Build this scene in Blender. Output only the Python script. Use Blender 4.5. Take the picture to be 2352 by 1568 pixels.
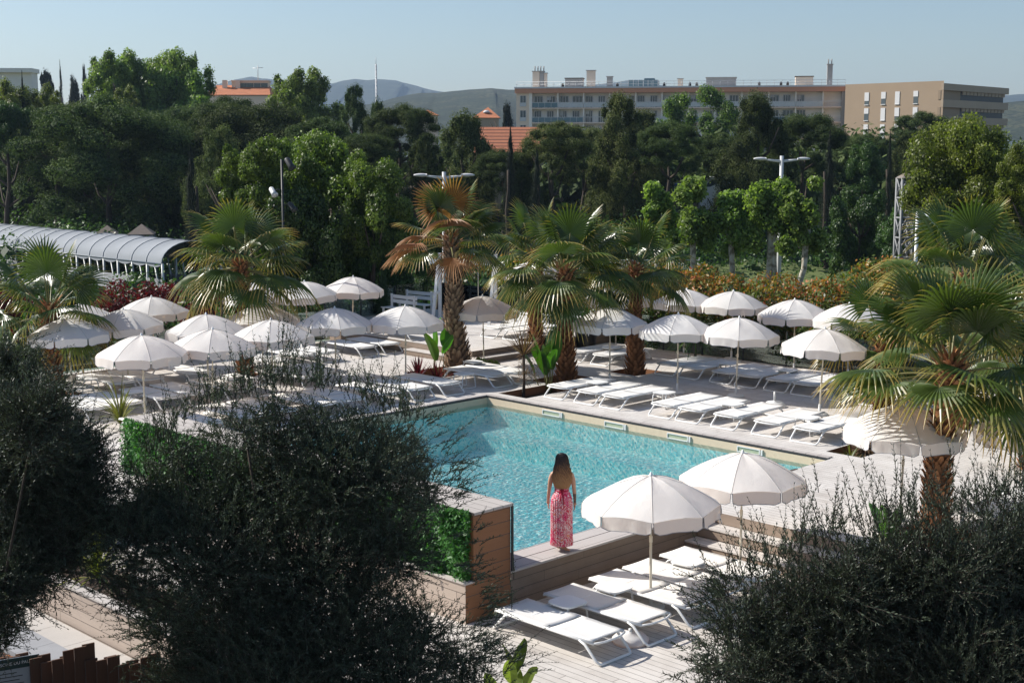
import bpy, math, random
import numpy as np
from math import radians as R, sin, cos, tan, atan, pi
for o in list(bpy.data.objects): bpy.data.objects.remove(o)
S = bpy.context.scene
COL = S.collection
# ------------------------------------------------------------------ camera
CAMH, PITCH, FPX = 6.445, 0.14226, 3148.0
cd = bpy.data.cameras.new('camera'); cam = bpy.data.objects.new('camera', cd); COL.objects.link(cam)
cam.location = (0, 0, CAMH); cam.rotation_euler = (pi/2-PITCH, 0, 0)
cd.sensor_width = 36; cd.lens = FPX/2352*36; cd.clip_end = 20000; cd.clip_start = .1
S.camera = cam
# ------------------------------------------------------------------ sky and sun
SUNDIR = np.array([-1.25, .40, 1.0]); SUNDIR /= np.linalg.norm(SUNDIR)
elev = math.asin(SUNDIR[2])
w = bpy.data.worlds.new('World'); S.world = w; w.use_nodes = True
nt = w.node_tree; bg = nt.nodes['Background']
sky = nt.nodes.new('ShaderNodeTexSky'); sky.sky_type = 'NISHITA'; sky.sun_disc = False
sky.sun_elevation = elev; sky.sun_rotation = math.atan2(SUNDIR[0], SUNDIR[1])
sky.altitude = 100; sky.air_density = 1.0; sky.dust_density = .9; sky.ozone_density = 2.5
nt.links.new(sky.outputs[0], bg.inputs[0]); bg.inputs[1].default_value = .092
sl = bpy.data.lights.new('sun', 'SUN'); sl.energy = 5.0; sl.angle = R(.53); sl.color = (1, .95, .87)
so = bpy.data.objects.new('sun', sl); COL.objects.link(so)
from mathutils import Vector, Matrix, Quaternion
so.rotation_euler = Vector(SUNDIR).to_track_quat('Z', 'Y').to_euler(); so.location = (-30, 10, 40)
S.view_settings.view_transform = 'Standard'; S.view_settings.look = 'None'
S.view_settings.exposure = 0.42; S.view_settings.gamma = 1
S.render.resolution_x = 1024; S.render.resolution_y = 682
S.cycles.max_bounces = 8; S.cycles.transparent_max_bounces = 16; S.cycles.volume_bounces = 0
# ------------------------------------------------------------------ placing: (a, b) = metres from the far pool corner along / across the pool
YAW = 0.78608
PC0 = np.array([-0.644, 34.993, 0.0])
AX = np.array([cos(YAW), sin(YAW), 0]); BX = np.array([sin(YAW), -cos(YAW), 0])
def W(a, b, z=0.0): return PC0 + AX*a + BX*b + np.array([0, 0, z])
def ray(x, y):
    d = np.array([0, cos(PITCH), -sin(PITCH)]) + np.array([1, 0, 0])*(x-1176)/FPX - np.array([0, sin(PITCH), cos(PITCH)])*(y-784)/FPX
    return d
def at(x, y, z):            # point of height z seen at (x, y)
    d = ray(x, y); t = (z-CAMH)/d[2]; return np.array([0, 0, CAMH]) + d*t
def far(x, y, Y):           # point at ground distance Y seen at (x, y)
    d = ray(x, y); return np.array([0, 0, CAMH]) + d*(Y/d[1])
# ------------------------------------------------------------------ helpers
class MB:
    def __init__(s): s.v = []; s.f = []; s.m = []; s.n = 0; s.t = []; s.sm = []
    def add(s, V, F, mi=0, smooth=False, tint=None):
        V = np.asarray(V, float).reshape(-1, 3)
        s.v.append(V); 
        s.t.append(np.full(len(V), .5) if tint is None else np.broadcast_to(np.asarray(tint, float), (len(V),)))
        n = s.n
        for f in F: s.f.append([i+n for i in f]); s.m.append(mi); s.sm.append(smooth)
        s.n += len(V); return s
    def box(s, x0, x1, y0, y1, z0, z1, mi=0):
        V = [(x, y, z) for z in (z0, z1) for y in (y0, y1) for x in (x0, x1)]
        return s.add(V, [(0, 2, 3, 1), (4, 5, 7, 6), (0, 1, 5, 4), (2, 6, 7, 3), (0, 4, 6, 2), (1, 3, 7, 5)], mi)
    def tube(s, pts, r, n=8, mi=0, cap=True, smooth=True):
        pts = np.asarray(pts, float); rr = np.broadcast_to(r, (len(pts),))
        rings = []; up = None
        for i, p in enumerate(pts):
            t = pts[min(i+1, len(pts)-1)]-pts[max(i-1, 0)]; t = t/(np.linalg.norm(t)+1e-9)
            if up is None:
                up = np.array([0, 0, 1.]) if abs(t[2]) < .9 else np.array([1., 0, 0])
            u = np.cross(t, up); u /= np.linalg.norm(u)+1e-9; v = np.cross(u, t); up = v
            a = np.linspace(0, 2*pi, n, endpoint=False)
            rings.append(p + rr[i]*(np.cos(a)[:, None]*u + np.sin(a)[:, None]*v))
        V = np.concatenate(rings); F = []
        for i in range(len(pts)-1):
            for j in range(n):
                F.append((i*n+j, i*n+(j+1) % n, (i+1)*n+(j+1) % n, (i+1)*n+j))
        if cap: F.append(tuple(range(n))[::-1]); F.append(tuple((len(pts)-1)*n+j for j in range(n)))
        return s.add(V, F, mi, smooth)
    def lathe(s, prof, n=16, mi=0, c=(0, 0, 0), smooth=True):
        a = np.linspace(0, 2*pi, n, endpoint=False); V = []
        for r, z in prof:
            V += [(c[0]+r*cos(t), c[1]+r*sin(t), c[2]+z) for t in a]
        F = [(i*n+j, i*n+(j+1) % n, (i+1)*n+(j+1) % n, (i+1)*n+j) for i in range(len(prof)-1) for j in range(n)]
        F.append(tuple(range(n))[::-1]); F.append(tuple((len(prof)-1)*n+j for j in range(n)))
        return s.add(V, F, mi, smooth)
    def quad(s, a, b, c, d, mi=0): return s.add([a, b, c, d], [(0, 1, 2, 3)], mi)
    def prism(s, poly, z0, z1, mi=0):
        n = len(poly); V = [(x, y, z0) for x, y in poly]+[(x, y, z1) for x, y in poly]
        F = [tuple(range(n))[::-1], tuple(range(n, 2*n))]+[(i, (i+1) % n, n+(i+1) % n, n+i) for i in range(n)]
        return s.add(V, F, mi)
    def mesh(s, name, mats):
        me = bpy.data.meshes.new(name)
        me.from_pydata(np.concatenate(s.v).tolist(), [], s.f)
        for m in (mats if isinstance(mats, (list, tuple)) else [mats]): me.materials.append(m)
        me.polygons.foreach_set('material_index', s.m); me.polygons.foreach_set('use_smooth', s.sm)
        a = me.attributes.new('tint', 'FLOAT', 'POINT'); a.data.foreach_set('value', np.concatenate(s.t).astype(np.float32))
        me.update(); return me
    def build(s, name, mats, parent=None, loc=None, rz=0):
        return put(name, s.mesh(name, mats), parent, loc, rz)
def put(name, data, parent=None, loc=None, rz=0):
    o = bpy.data.objects.new(name, data); COL.objects.link(o)
    if parent is not None: o.parent = parent
    if loc is not None: o.location = tuple(loc)
    o.rotation_euler = (0, 0, rz); return o
def quads(name, V, mats, tint=None, smooth=False, mi=None):       # V (n,4,3) -> fast quad mesh
    n = len(V); me = bpy.data.meshes.new(name)
    me.vertices.add(4*n); me.vertices.foreach_set('co', V.reshape(-1).astype(np.float32))
    me.loops.add(4*n); me.loops.foreach_set('vertex_index', np.arange(4*n, dtype=np.int32))
    me.polygons.add(n); me.polygons.foreach_set('loop_start', np.arange(0, 4*n, 4, dtype=np.int32))
    try: me.polygons.foreach_set('loop_total', np.full(n, 4, dtype=np.int32))
    except Exception: pass
    if mi is not None: me.polygons.foreach_set('material_index', mi.astype(np.int32))
    for m in (mats if isinstance(mats, (list, tuple)) else [mats]): me.materials.append(m)
    a = me.attributes.new('tint', 'FLOAT', 'POINT')
    t = np.full((n, 4), .5) if tint is None else (np.repeat(tint[:, None], 4, 1) if tint.ndim == 1 else tint)
    a.data.foreach_set('value', t.reshape(-1).astype(np.float32))
    me.update(calc_edges=True); me.validate(); return me
def thing(name, label, cat, loc=(0, 0, 0), rz=0, group=None):
    o = bpy.data.objects.new(name, None); COL.objects.link(o); o.location = tuple(loc); o.rotation_euler = (0, 0, rz)
    o.empty_display_size = .3; tag(o, label, cat, group); return o
def tag(o, label=None, cat=None, group=None, kind=None):
    if label: o['label'] = label
    if cat: o['category'] = cat
    if group: o['group'] = group
    if kind: o['kind'] = kind
    return o
def struct(o): o['kind'] = 'structure'; return o
def dup(root, loc, rz, label, group=None):
    r = root.copy(); COL.objects.link(r); r.location = tuple(loc); r.rotation_euler = (0, 0, rz); r['label'] = label
    if group: r['group'] = group
    for ch in list(root.children):
        c = ch.copy(); COL.objects.link(c); c.parent = r
        for g in ch.children:
            d = g.copy(); COL.objects.link(d); d.parent = c
    return r
ORD = ['first', 'second', 'third', 'fourth', 'fifth', 'sixth', 'seventh', 'eighth', 'ninth', 'tenth', 'eleventh', 'twelfth', 'thirteenth']
# ------------------------------------------------------------------ materials
class NT:
    def __init__(s, name):
        s.m = bpy.data.materials.new(name); s.m.use_nodes = True; s.t = s.m.node_tree; s.b = s.t.nodes['Principled BSDF']; s.out = s.t.nodes['Material Output']
    def n(s, typ, **k):
        x = s.t.nodes.new('ShaderNode'+typ)
        for a, v in k.items():
            if a.startswith('i_'):
                key = a[2:]; key = int(key) if key.isdigit() else key
                s.set(x.inputs[key], v)
            else: setattr(x, a, v)
        return x
    def set(s, inp, v):
        if isinstance(v, bpy.types.NodeSocket): s.t.links.new(v, inp)
        else: inp.default_value = v
    def math(s, op, a, b=None, c=None):
        x = s.n('Math', operation=op); s.set(x.inputs[0], a)
        if b is not None: s.set(x.inputs[1], b)
        if c is not None: s.set(x.inputs[2], c)
        return x.outputs[0]
    def ramp(s, fac, stops, interp='LINEAR'):
        x = s.n('ValToRGB'); s.set(x.inputs[0], fac); r = x.color_ramp; r.interpolation = interp
        while len(r.elements) < len(stops): r.elements.new(.5)
        for e, (p, c) in zip(r.elements, stops): e.position = p; e.color = (*c, 1) if len(c) == 3 else c
        return x.outputs[0]
    def mix(s, f, a, b, mode='MIX'):
        x = s.n('Mix', data_type='RGBA', blend_type=mode); s.set(x.inputs[0], f)
        for i, v in ((6, a), (7, b)): s.set(x.inputs[i], (*v, 1) if isinstance(v, tuple) and len(v) == 3 else v)
        return x.outputs[2]
    def noise(s, scale, detail=3, vec=None, dim='3D', rough=.5):
        x = s.n('TexNoise'); x.inputs['Scale'].default_value = scale; x.inputs['Detail'].default_value = detail; x.inputs['Roughness'].default_value = rough
        if vec is not None: s.set(x.inputs['Vector'], vec)
        return x.outputs[0]
    def obj(s): return s.n('TexCoord').outputs['Object']
    def bump(s, h, dist=.01, strength=.5):
        x = s.n('Bump'); s.set(x.inputs['Height'], h); x.inputs['Distance'].default_value = dist; x.inputs['Strength'].default_value = strength
        s.t.links.new(x.outputs[0], s.b.inputs['Normal'])
    def scale(s, vec, sc):
        x = s.n('Mapping'); s.set(x.inputs['Vector'], vec); x.inputs['Scale'].default_value = sc; return x.outputs[0]
    def col(s, c): s.set(s.b.inputs['Base Color'], (*c, 1) if isinstance(c, tuple) else c); return s
    def p(s, rough=.6, metal=0, spec=.5):
        s.b.inputs['Roughness'].default_value = rough; s.b.inputs['Metallic'].default_value = metal; s.b.inputs['Specular IOR Level'].default_value = spec; return s
def plain(name, c, rough=.6, metal=0, var=.12, sc=6, spec=.5):
    t = NT(name); f = t.noise(sc, 4, t.obj())
    t.col(t.mix(f, tuple(x*(1-var) for x in c), tuple(min(1, x*(1+var)) for x in c))).p(rough, metal, spec)
    return t.m
def wood(name, ca, cb, wax, lax, width=.14, gap=.012, blen=3.2, rough=.75, streak=1.0, gapc=(.09, .075, .065), weather=None):
    """boards: wax = axis across boards (0/1/2), lax = axis along boards"""
    t = NT(name); v = t.obj(); sp = t.n('SeparateXYZ', i_0=v).outputs
    u = t.math('DIVIDE', sp[wax], width); idx = t.math('FLOOR', u); fr = t.math('FRACT', u)
    off = t.n('TexWhiteNoise', noise_dimensions='1D', i_1=idx).outputs[0]
    l = t.math('ADD', t.math('DIVIDE', sp[lax], blen), t.math('MULTIPLY', off, 7.3)); li = t.math('FLOOR', l); lf = t.math('FRACT', l)
    cmb = t.n('CombineXYZ', i_0=idx, i_1=li).outputs[0]
    rnd = t.n('TexWhiteNoise', noise_dimensions='2D', i_0=cmb).outputs[0]
    scv = [18, 18, 18]; scv[lax] = .9
    g = t.noise(2.2, 5, t.scale(v, tuple(scv)), rough=.65)
    big = t.noise(.8, 3, v)
    f = t.math('ADD', t.math('MULTIPLY', rnd, .45), t.math('MULTIPLY', g, .75*streak)); f = t.math('SUBTRACT', f, .1)
    c = t.mix(f, ca, cb)
    c = t.mix(t.math('MULTIPLY', big, .35), c, tuple(x*.62 for x in ca))
    if weather: c = t.mix(t.ramp(t.noise(1.3, 5, v, rough=.7), [(.30, (0, 0, 0)), (.80, (.8, .8, .8))]), c, weather)
    gm = t.math('LESS_THAN', fr, gap/width); gl = t.math('LESS_THAN', lf, .006/blen*1.2)
    gm = t.math('MAXIMUM', gm, gl)
    t.col(t.mix(gm, c, gapc)).p(rough, spec=.3)
    t.bump(t.math('SUBTRACT', t.math('MULTIPLY', g, .3), t.math('MULTIPLY', gm, 1.5)), .01, .5)
    return t.m
def leafmat(name, dark, light, tip=None, tip2=None, t0=.5, rough=.45, trans=.3, spec=.35, tcol=None, objvar=.18):
    """tint attribute: 0..1 mixes dark-light; for tip materials above t0 ramps to dry colours"""
    t = NT(name); a = t.n('Attribute', attribute_name='tint').outputs['Fac']
    if tip: c = t.ramp(a, [(0, dark), (t0*.9, light), (t0+(1-t0)*.45, tip), (1, tip2)])
    else: c = t.ramp(a, [(0, dark), (1, light)])
    o = t.n('ObjectInfo').outputs['Random']
    hs = t.n('HueSaturation', i_Color=c); t.set(hs.inputs['Value'], t.math('ADD', t.math('MULTIPLY', o, objvar*2), 1-objvar)); t.set(hs.inputs['Hue'], t.math('ADD', t.math('MULTIPLY', o, .03), .485))
    c = hs.outputs[0]
    t.col(c).p(rough, spec=spec)
    tr = t.n('BsdfTranslucent'); t.set(tr.inputs[0], t.mix(1.0, c, (tcol or (1.3, 1.5, .5)), 'MULTIPLY'))
    mx = t.n('MixShader', i_0=trans); t.t.links.new(t.b.outputs[0], mx.inputs[1]); t.t.links.new(tr.outputs[0], mx.inputs[2]); t.t.links.new(mx.outputs[0], t.out.inputs[0])
    return t.m
M = {}
M['deck'] = wood('weathered_deck_boards', (.42, .38, .35), (.70, .66, .62), 0, 1, .14, .007, 3.4, weather=(.76, .73, .70))
M['deck_low'] = wood('lower_deck_boards', (.40, .355, .315), (.68, .64, .59), 0, 1, .14, .008, 3.0, weather=(.72, .68, .64))
M['wall_wood'] = wood('grey_brown_cladding', (.15, .105, .075), (.29, .22, .17), 2, 0, .162, .010, 2.6, weather=(.27, .215, .175))
M['wall_wood_b'] = wood('grey_brown_cladding_side', (.22, .165, .125), (.40, .32, .26), 2, 1, .2, .009, 2.6)
M['warm_wood'] = wood('orange_brown_cladding', (.20, .085, .035), (.36, .17, .08), 2, 0, .20, .010, 2.9, weather=(.27, .13, .07))
M['top_wood'] = wood('silvered_ledge_boards', (.40, .36, .34), (.60, .56, .54), 1, 0, .30, .010, 2.4)
M['top_wood_b'] = wood('silvered_ledge_boards_across', (.40, .36, .33), (.62, .57, .53), 0, 1, .2, .010, 2.4)
M['fence_wood'] = wood('dark_fence_boards', (.07, .035, .022), (.15, .08, .05), 0, 2, 3, .001, 9)
M['white'] = plain('white_powder_coat', (.80, .80, .79), .45, var=.03)
M['white_dull'] = plain('white_paint', (.68, .68, .67), .6, var=.06, sc=2)
M['sling'] = plain('white_sling_fabric', (.72, .705, .68), .85, var=.04, sc=90)
M['steel'] = plain('galvanised_steel', (.45, .46, .47), .45, .6)
M['grey'] = plain('light_grey_metal', (.55, .56, .56), .5, .1)
M['dark'] = plain('dark_metal', (.03, .032, .035), .5, .2)
M['black'] = plain('black_plastic', (.012, .012, .013), .5)
M['pole'] = plain('cream_pole', (.68, .62, .50), .5, var=.04)
M['tan'] = plain('tan_pool_lining', (.62, .50, .36), .7, var=.1, sc=10)
M['soil'] = plain('dark_soil', (.05, .03, .02), .95, var=.5, sc=25)
M['stone'] = plain('pale_paving', (.46, .43, .40), .8, var=.1, sc=3)
M['kerb'] = plain('grey_kerb_stone', (.30, .30, .31), .8, var=.12, sc=4)
def canopy_mat():
    t = NT('cream_canvas'); f = t.noise(60, 3, t.obj()); b = t.noise(2.5, 3, t.obj())
    o = t.n('ObjectInfo').outputs['Random']
    c = t.mix(t.math('MULTIPLY', b, .5), (.93, .925, .905), (.87, .855, .825))
    hs = t.n('HueSaturation', i_Color=c); t.set(hs.inputs['Value'], t.math('ADD', t.math('MULTIPLY', o, .10), .93))
    t.col(hs.outputs[0]).p(.9, spec=.15); t.bump(t.math('ADD', f, t.math('MULTIPLY', t.noise(7, 4, t.obj()), 2.5)), .006, .5)
    tr = t.n('BsdfTranslucent'); tr.inputs[0].default_value = (.86, .56, .31, 1)
    mx = t.n('MixShader', i_0=.30); t.t.links.new(t.b.outputs[0], mx.inputs[1]); t.t.links.new(tr.outputs[0], mx.inputs[2]); t.t.links.new(mx.outputs[0], t.out.inputs[0])
    return t.m
M['canvas'] = canopy_mat()
M['piping'] = plain('grey_piping', (.25, .25, .27), .8)
def glassm():
    t = NT('green_tinted_glass'); t.t.nodes.remove(t.b)
    tr = t.n('BsdfTransparent'); tr.inputs[0].default_value = (.62, .72, .68, 1)
    gl = t.n('BsdfGlossy'); gl.inputs['Roughness'].default_value = .02; gl.inputs[0].default_value = (.9, .95, .93, 1)
    fr = t.n('Fresnel', i_IOR=1.5).outputs[0]
    mx = t.n('MixShader'); t.set(mx.inputs[0], t.math('ADD', t.math('MULTIPLY', fr, 1.0), .06)); t.t.links.new(tr.outputs[0], mx.inputs[1]); t.t.links.new(gl.outputs[0], mx.inputs[2]); t.t.links.new(mx.outputs[0], t.out.inputs[0])
    return t.m
M['glass'] = glassm()
def waterm():
    t = NT('pool_water'); t.t.nodes.remove(t.b)
    v = t.obj(); n1 = t.noise(5.5, 3, t.scale(v, (1.0, 1.6, 1))); n2 = t.noise(17, 2, t.scale(v, (1.0, 1.5, 1)))
    bp = t.n('Bump'); t.set(bp.inputs['Height'], t.math('ADD', n1, t.math('MULTIPLY', n2, .35))); bp.inputs['Distance'].default_value = .035; bp.inputs['Strength'].default_value = .55
    tr = t.n('BsdfTransparent'); tr.inputs[0].default_value = (.90, 1.0, 1.0, 1)
    gl = t.n('BsdfGlossy'); gl.inputs['Roughness'].default_value = .03; t.t.links.new(bp.outputs[0], gl.inputs['Normal'])
    fr = t.n('Fresnel', i_IOR=1.33); t.t.links.new(bp.outputs[0], fr.inputs['Normal'])
    mx = t.n('MixShader'); t.set(mx.inputs[0], t.math('MULTIPLY', fr.outputs[0], .85)); t.t.links.new(tr.outputs[0], mx.inputs[1]); t.t.links.new(gl.outputs[0], mx.inputs[2]); t.t.links.new(mx.outputs[0], t.out.inputs[0])
    return t.m
M['water'] = waterm()
def painted_sparklem():
    t = NT('turquoise_lining_painted_sparkle'); v = t.obj()
    d = t.n('TexNoise'); d.inputs['Scale'].default_value = 3; t.set(d.inputs['Vector'], v)
    v2 = t.n('VectorMath', operation='MULTIPLY_ADD'); t.set(v2.inputs[0], d.outputs[1]); v2.inputs[1].default_value = (.25, .25, .0); t.set(v2.inputs[2], v)
    vo = t.n('TexVoronoi', feature='F1'); vo.inputs['Scale'].default_value = 19; t.set(vo.inputs['Vector'], t.scale(v2.outputs[0], (1, 1.25, 1)))
    rnd = t.n('SeparateColor', i_0=vo.outputs['Color']).outputs[0]
    c = t.ramp(rnd, [(0, (.06, .55, .66)), (.25, (.26, .80, .83)), (.6, (.52, .92, .90)), (.80, (.88, .97, .92)), (1, (1, 1, .96))])  # pale cells painted into the turquoise floor to imitate caustic sparkle
    b = t.noise(.5, 2, v); c = t.mix(t.math('MULTIPLY', b, .25), c, (.48, .85, .83))
    t.col(c).p(.6); return t.m
M['painted_sparkle'] = painted_sparklem()
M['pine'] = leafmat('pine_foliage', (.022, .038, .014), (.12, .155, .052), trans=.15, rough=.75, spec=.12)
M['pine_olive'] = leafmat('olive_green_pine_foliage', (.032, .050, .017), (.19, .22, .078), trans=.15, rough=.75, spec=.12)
M['broad'] = leafmat('broadleaf_foliage', (.040, .065, .014), (.20, .235, .055), trans=.35)
M['bright'] = leafmat('bright_leaf_foliage', (.035, .070, .014), (.19, .26, .055), trans=.36)
M['yellowish'] = leafmat('yellow_green_foliage', (.055, .085, .014), (.25, .31, .055), trans=.4)
M['cypress'] = leafmat('cypress_foliage', (.006, .012, .006), (.020, .034, .014), trans=.05, rough=.7)
M['cypress_green'] = leafmat('young_cypress_foliage', (.015, .04, .012), (.04, .09, .022), trans=.1, rough=.7)
M['shrub'] = leafmat('shrub_foliage', (.016, .042, .012), (.085, .15, .034), trans=.28)
M['photinia'] = leafmat('photinia_foliage', (.028, .062, .012), (.15, .20, .035), (.36, .24, .045), (.50, .15, .045), .55, trans=.3)
M['olive'] = leafmat('olive_leaves', (.016, .026, .017), (.100, .130, .085), trans=.16, rough=.5, spec=.3, tcol=(1.2, 1.2, .7))
M['palm'] = leafmat('fan_palm_leaf', (.030, .060, .014), (.085, .130, .027), (.33, .26, .06), (.50, .28, .09), .58, rough=.33, trans=.28, spec=.5, objvar=.08, tcol=(1.15, 1.25, .45))
M['palm_dry'] = leafmat('dry_palm_leaf', (.30, .15, .06), (.50, .30, .15), trans=.25, objvar=.05)
M['strap'] = leafmat('strappy_leaf', (.03, .06, .012), (.30, .30, .06), trans=.3)
M['banana'] = leafmat('banana_leaf', (.03, .10, .012), (.10, .24, .03), trans=.35, rough=.35)
M['red_leaf'] = leafmat('dark_red_leaf', (.05, .008, .010), (.18, .03, .03), trans=.3, tcol=(1.5, .6, .6))
M['brown_leaf'] = leafmat('dead_brown_leaf', (.09, .05, .03), (.24, .15, .09), trans=.2)
M['pollard'] = leafmat('pollard_leaves', (.06, .11, .025), (.27, .36, .10), trans=.42, spec=.25)
M['fern'] = leafmat('green_wall_foliage', (.015, .06, .015), (.09, .22, .05), trans=.35)
M['bark'] = plain('grey_brown_bark', (.06, .045, .034), .95, var=.4, sc=8)
M['plane_bark'] = NT('mottled_pale_bark').m
t = NT('plane_tree_bark'); M['plane_bark'] = t.m
t.col(t.ramp(t.noise(4, 4, t.obj()), [(.38, (.20, .17, .12)), (.5, (.46, .42, .34)), (.7, (.60, .57, .49))])).p(.85)
t = NT('palm_trunk_fibre'); M['palm_bark'] = t.m
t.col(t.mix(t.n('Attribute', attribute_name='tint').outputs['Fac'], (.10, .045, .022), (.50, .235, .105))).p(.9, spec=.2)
t.bump(t.noise(60, 4, t.scale(t.obj(), (1, 1, .2))), .01, .6)
t = NT('pale_palm_trunk_fibre'); M['palm_bark_pale'] = t.m
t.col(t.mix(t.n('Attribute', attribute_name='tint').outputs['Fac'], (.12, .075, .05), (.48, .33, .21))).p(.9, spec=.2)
t.bump(t.noise(60, 4, t.scale(t.obj(), (1, 1, .2))), .01, .6)
# ================================================================== SETTING
rng = np.random.default_rng(7); random.seed(7)
def LB(name, mb, mats): return mb.build(name, mats, None, PC0, YAW)      # local x = a, local y = -b
def cells(xs, ys, holes):
    xs = sorted(set(xs)); ys = sorted(set(ys)); out = []
    for h in holes: xs += [h[0], h[1]]; ys += [h[2], h[3]]
    xs = sorted(set(xs)); ys = sorted(set(ys))
    for i in range(len(xs)-1):
        for j in range(len(ys)-1):
            cx, cy = (xs[i]+xs[i+1])/2, (ys[j]+ys[j+1])/2
            if not any(h[0] < cx < h[1] and h[2] < cy < h[3] for h in holes): out.append((xs[i], xs[i+1], ys[j], ys[j+1]))
    return out
HAZE = .00014
PITS = [(.5, 2.5, -.1, .93), (2.5, 4.1, -.95, .35), (5.15, 6.3, -.35, .72), (.9, 3.0, -4.4, -2.95), (.6, 2.1, 9.75, 10.6), (-8.5, -7.2, -8.9, -7.6), (-3.3, -2.1, -7.6, -6.3), (-4.4, -2.9, 13.8, 15.1)]
POOL = (-10.0, .0, .0, 10.2)
holes = PITS + [POOL, (-10.0, -5.0, 10.2, 10.85), (-26, -5.0, 10.85, 40), (-26, -10.77, 3.0, 40), (-10.77, -10.0, .8, 10.85)]
mb = MB()
for a0, a1, b0, b1 in cells([-26, 9.7], [-11.4, 40], holes):
    mb.quad((a0, -b1, 0), (a1, -b1, 0), (a1, -b0, 0), (a0, -b0, 0))
struct(LB('deck', mb, M['deck']))
mb = MB()
for a0, a1, b0, b1 in PITS:     # recessed planting pits, four inner faces and soil
    mb.quad((a0, -b1, 0), (a0, -b0, 0), (a0, -b0, -.3), (a0, -b1, -.3)); mb.quad((a1, -b0, 0), (a1, -b1, 0), (a1, -b1, -.3), (a1, -b0, -.3))
    mb.quad((a0, -b0, 0), (a1, -b0, 0), (a1, -b0, -.3), (a0, -b0, -.3)); mb.quad((a1, -b1, 0), (a0, -b1, 0), (a0, -b1, -.3), (a1, -b1, -.3))
struct(LB('planting_pit', mb, M['warm_wood']))
mb = MB()
for a0, a1, b0, b1 in PITS: mb.quad((a0, -b1, -.22), (a1, -b1, -.22), (a1, -b0, -.22), (a0, -b0, -.22))
struct(LB('pit_soil', mb, M['soil']))
# lower deck
mb = MB()
for a0, a1, b0, b1 in cells([-15.1, -5.0], [3.0, 40], [(-10.77, -5, 3.0, 10.85)]):
    mb.quad((a0, -b1, -.61), (a1, -b1, -.61), (a1, -b0, -.61), (a0, -b0, -.61))
struct(LB('lower_deck', mb, M['deck_low']))
# steps beside the lower deck (risers face -a)
mb = MB()
for k in range(2):
    a0 = -5.0-.34*(k+1); z1 = -.203*(k+1)
    mb.box(a0, a0+.345, -40, -10.86, z1-.03, z1, 0); mb.box(a0+.02, a0+.04, -40, -10.86, z1-.203, z1-.03, 1)
mb.box(-5.0, -4.965, -40, -10.86, -.203, -.004, 1)
struct(LB('steps', mb, [M['deck'], M['wall_wood_b']]))
# pool
mb = MB(); a0, a1, b0, b1 = POOL; zf = -1.15
mb.quad((a0, -b1, zf), (a1, -b1, zf), (a1, -b0, zf), (a0, -b0, zf))
for z0, z1, mi in ((-.28, -.035, 1), (zf, -.28, 0)):
    mb.quad((a1, -b1, z0), (a1, -b0, z0), (a1, -b0, z1), (a1, -b1, z1), mi); mb.quad((a1, -b0, z0), (a0, -b0, z0), (a0, -b0, z1), (a1, -b0, z1), mi)
    mb.quad((a0, -b0, z0), (a0, -b1, z0), (a0, -b1, z1), (a0, -b0, z1), mi); mb.quad((a0, -b1, z0), (a1, -b1, z0), (a1, -b1, z1), (a0, -b1, z1), mi)
# shallow step along the right end and along the far edge
mb.box(-1.0, -.003, -10.19, -.003, zf+.002, -.7, 0); mb.box(-9.99, -1.0, -.6, -.003, zf+.002, -.8, 0)
struct(LB('pool_basin', mb, [M['painted_sparkle'], M['tan']]))
mb = MB(); mb.quad((a0, -b1, -.20), (a1, -b1, -.20), (a1, -b0, -.20), (a0, -b0, -.20))
struct(LB('pool_water', mb, M['water']))
# coping: dark cover track and deck nosing round the two far edges
mb = MB()
mb.box(.003, .05, -10.19, .05, -.05, .006, 0); mb.box(-9.89, .003, .003, .05, -.05, .006, 0)
o = LB('cover_track', mb, M['dark']); tag(o, 'dark metal cover track along the two far pool edges', 'rail')
mb = MB(); mb.box(.052, .21, -10.15, .21, .004, .022, 0); mb.box(-9.85, .05, .052, .21, .004, .022, 0)
o = LB('deck_nosing', mb, M['top_wood']); tag(o, 'grey wooden nosing board along the far pool edges', 'edging')
# skimmers in the tan lining of the right wall
for i, b in enumerate([2.3, 4.35, 6.25, 8.2]):
    t = thing('pool_skimmer', 'pale slotted pool skimmer, %s along the right pool wall from the far corner' % ORD[i], 'skimmer', W(-.0, b, -.12), YAW, 'pool skimmers')
    m = MB(); m.box(-.03, -.002, -.30, .30, .035, .055); m.box(-.03, -.002, -.30, .30, -.075, -.055); m.box(-.03, -.002, .28, .30, -.055, .035); m.box(-.03, -.002, -.30, -.28, -.055, .035); m.box(-.035, -.002, -.37, -.33, -.075, .055)
    m.build('skimmer_frame', M['white_dull'], t)
    m = MB(); m.box(-.012, -.004, -.28, .28, -.055, .035); m.build('skimmer_slot', plain('skimmer_slot_green', (.35, .40, .28), .6) if i == 0 else bpy.data.materials['skimmer_slot_green'], t)
M['pale_boards'] = wood('pale_planter_boards', (.36, .28, .23), (.60, .50, .42), 2, 1, .155, .009, 3.0)
# near wall of the pool with its ledge
t = thing('pool_wall', 'long wooden clad wall holding the pool above the lower deck', 'wall', PC0, YAW)
m = MB(); m.box(-9.99, -5.003, -10.848, -10.20, -.645, -.034); o = m.build('wall_cladding', M['wall_wood'], t)
m = MB()
m.box(-9.99, -5.0, -10.50, -10.17, -.03, .002); m.box(-9.99, -5.0, -10.87, -10.51, -.03, .002); m.build('ledge', M['top_wood'], t)
m = MB(); m.box(-5.0, -1.2, -10.235, -10.17, -.1, .006); m.build('edge_board', M['warm_wood'], t)
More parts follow.
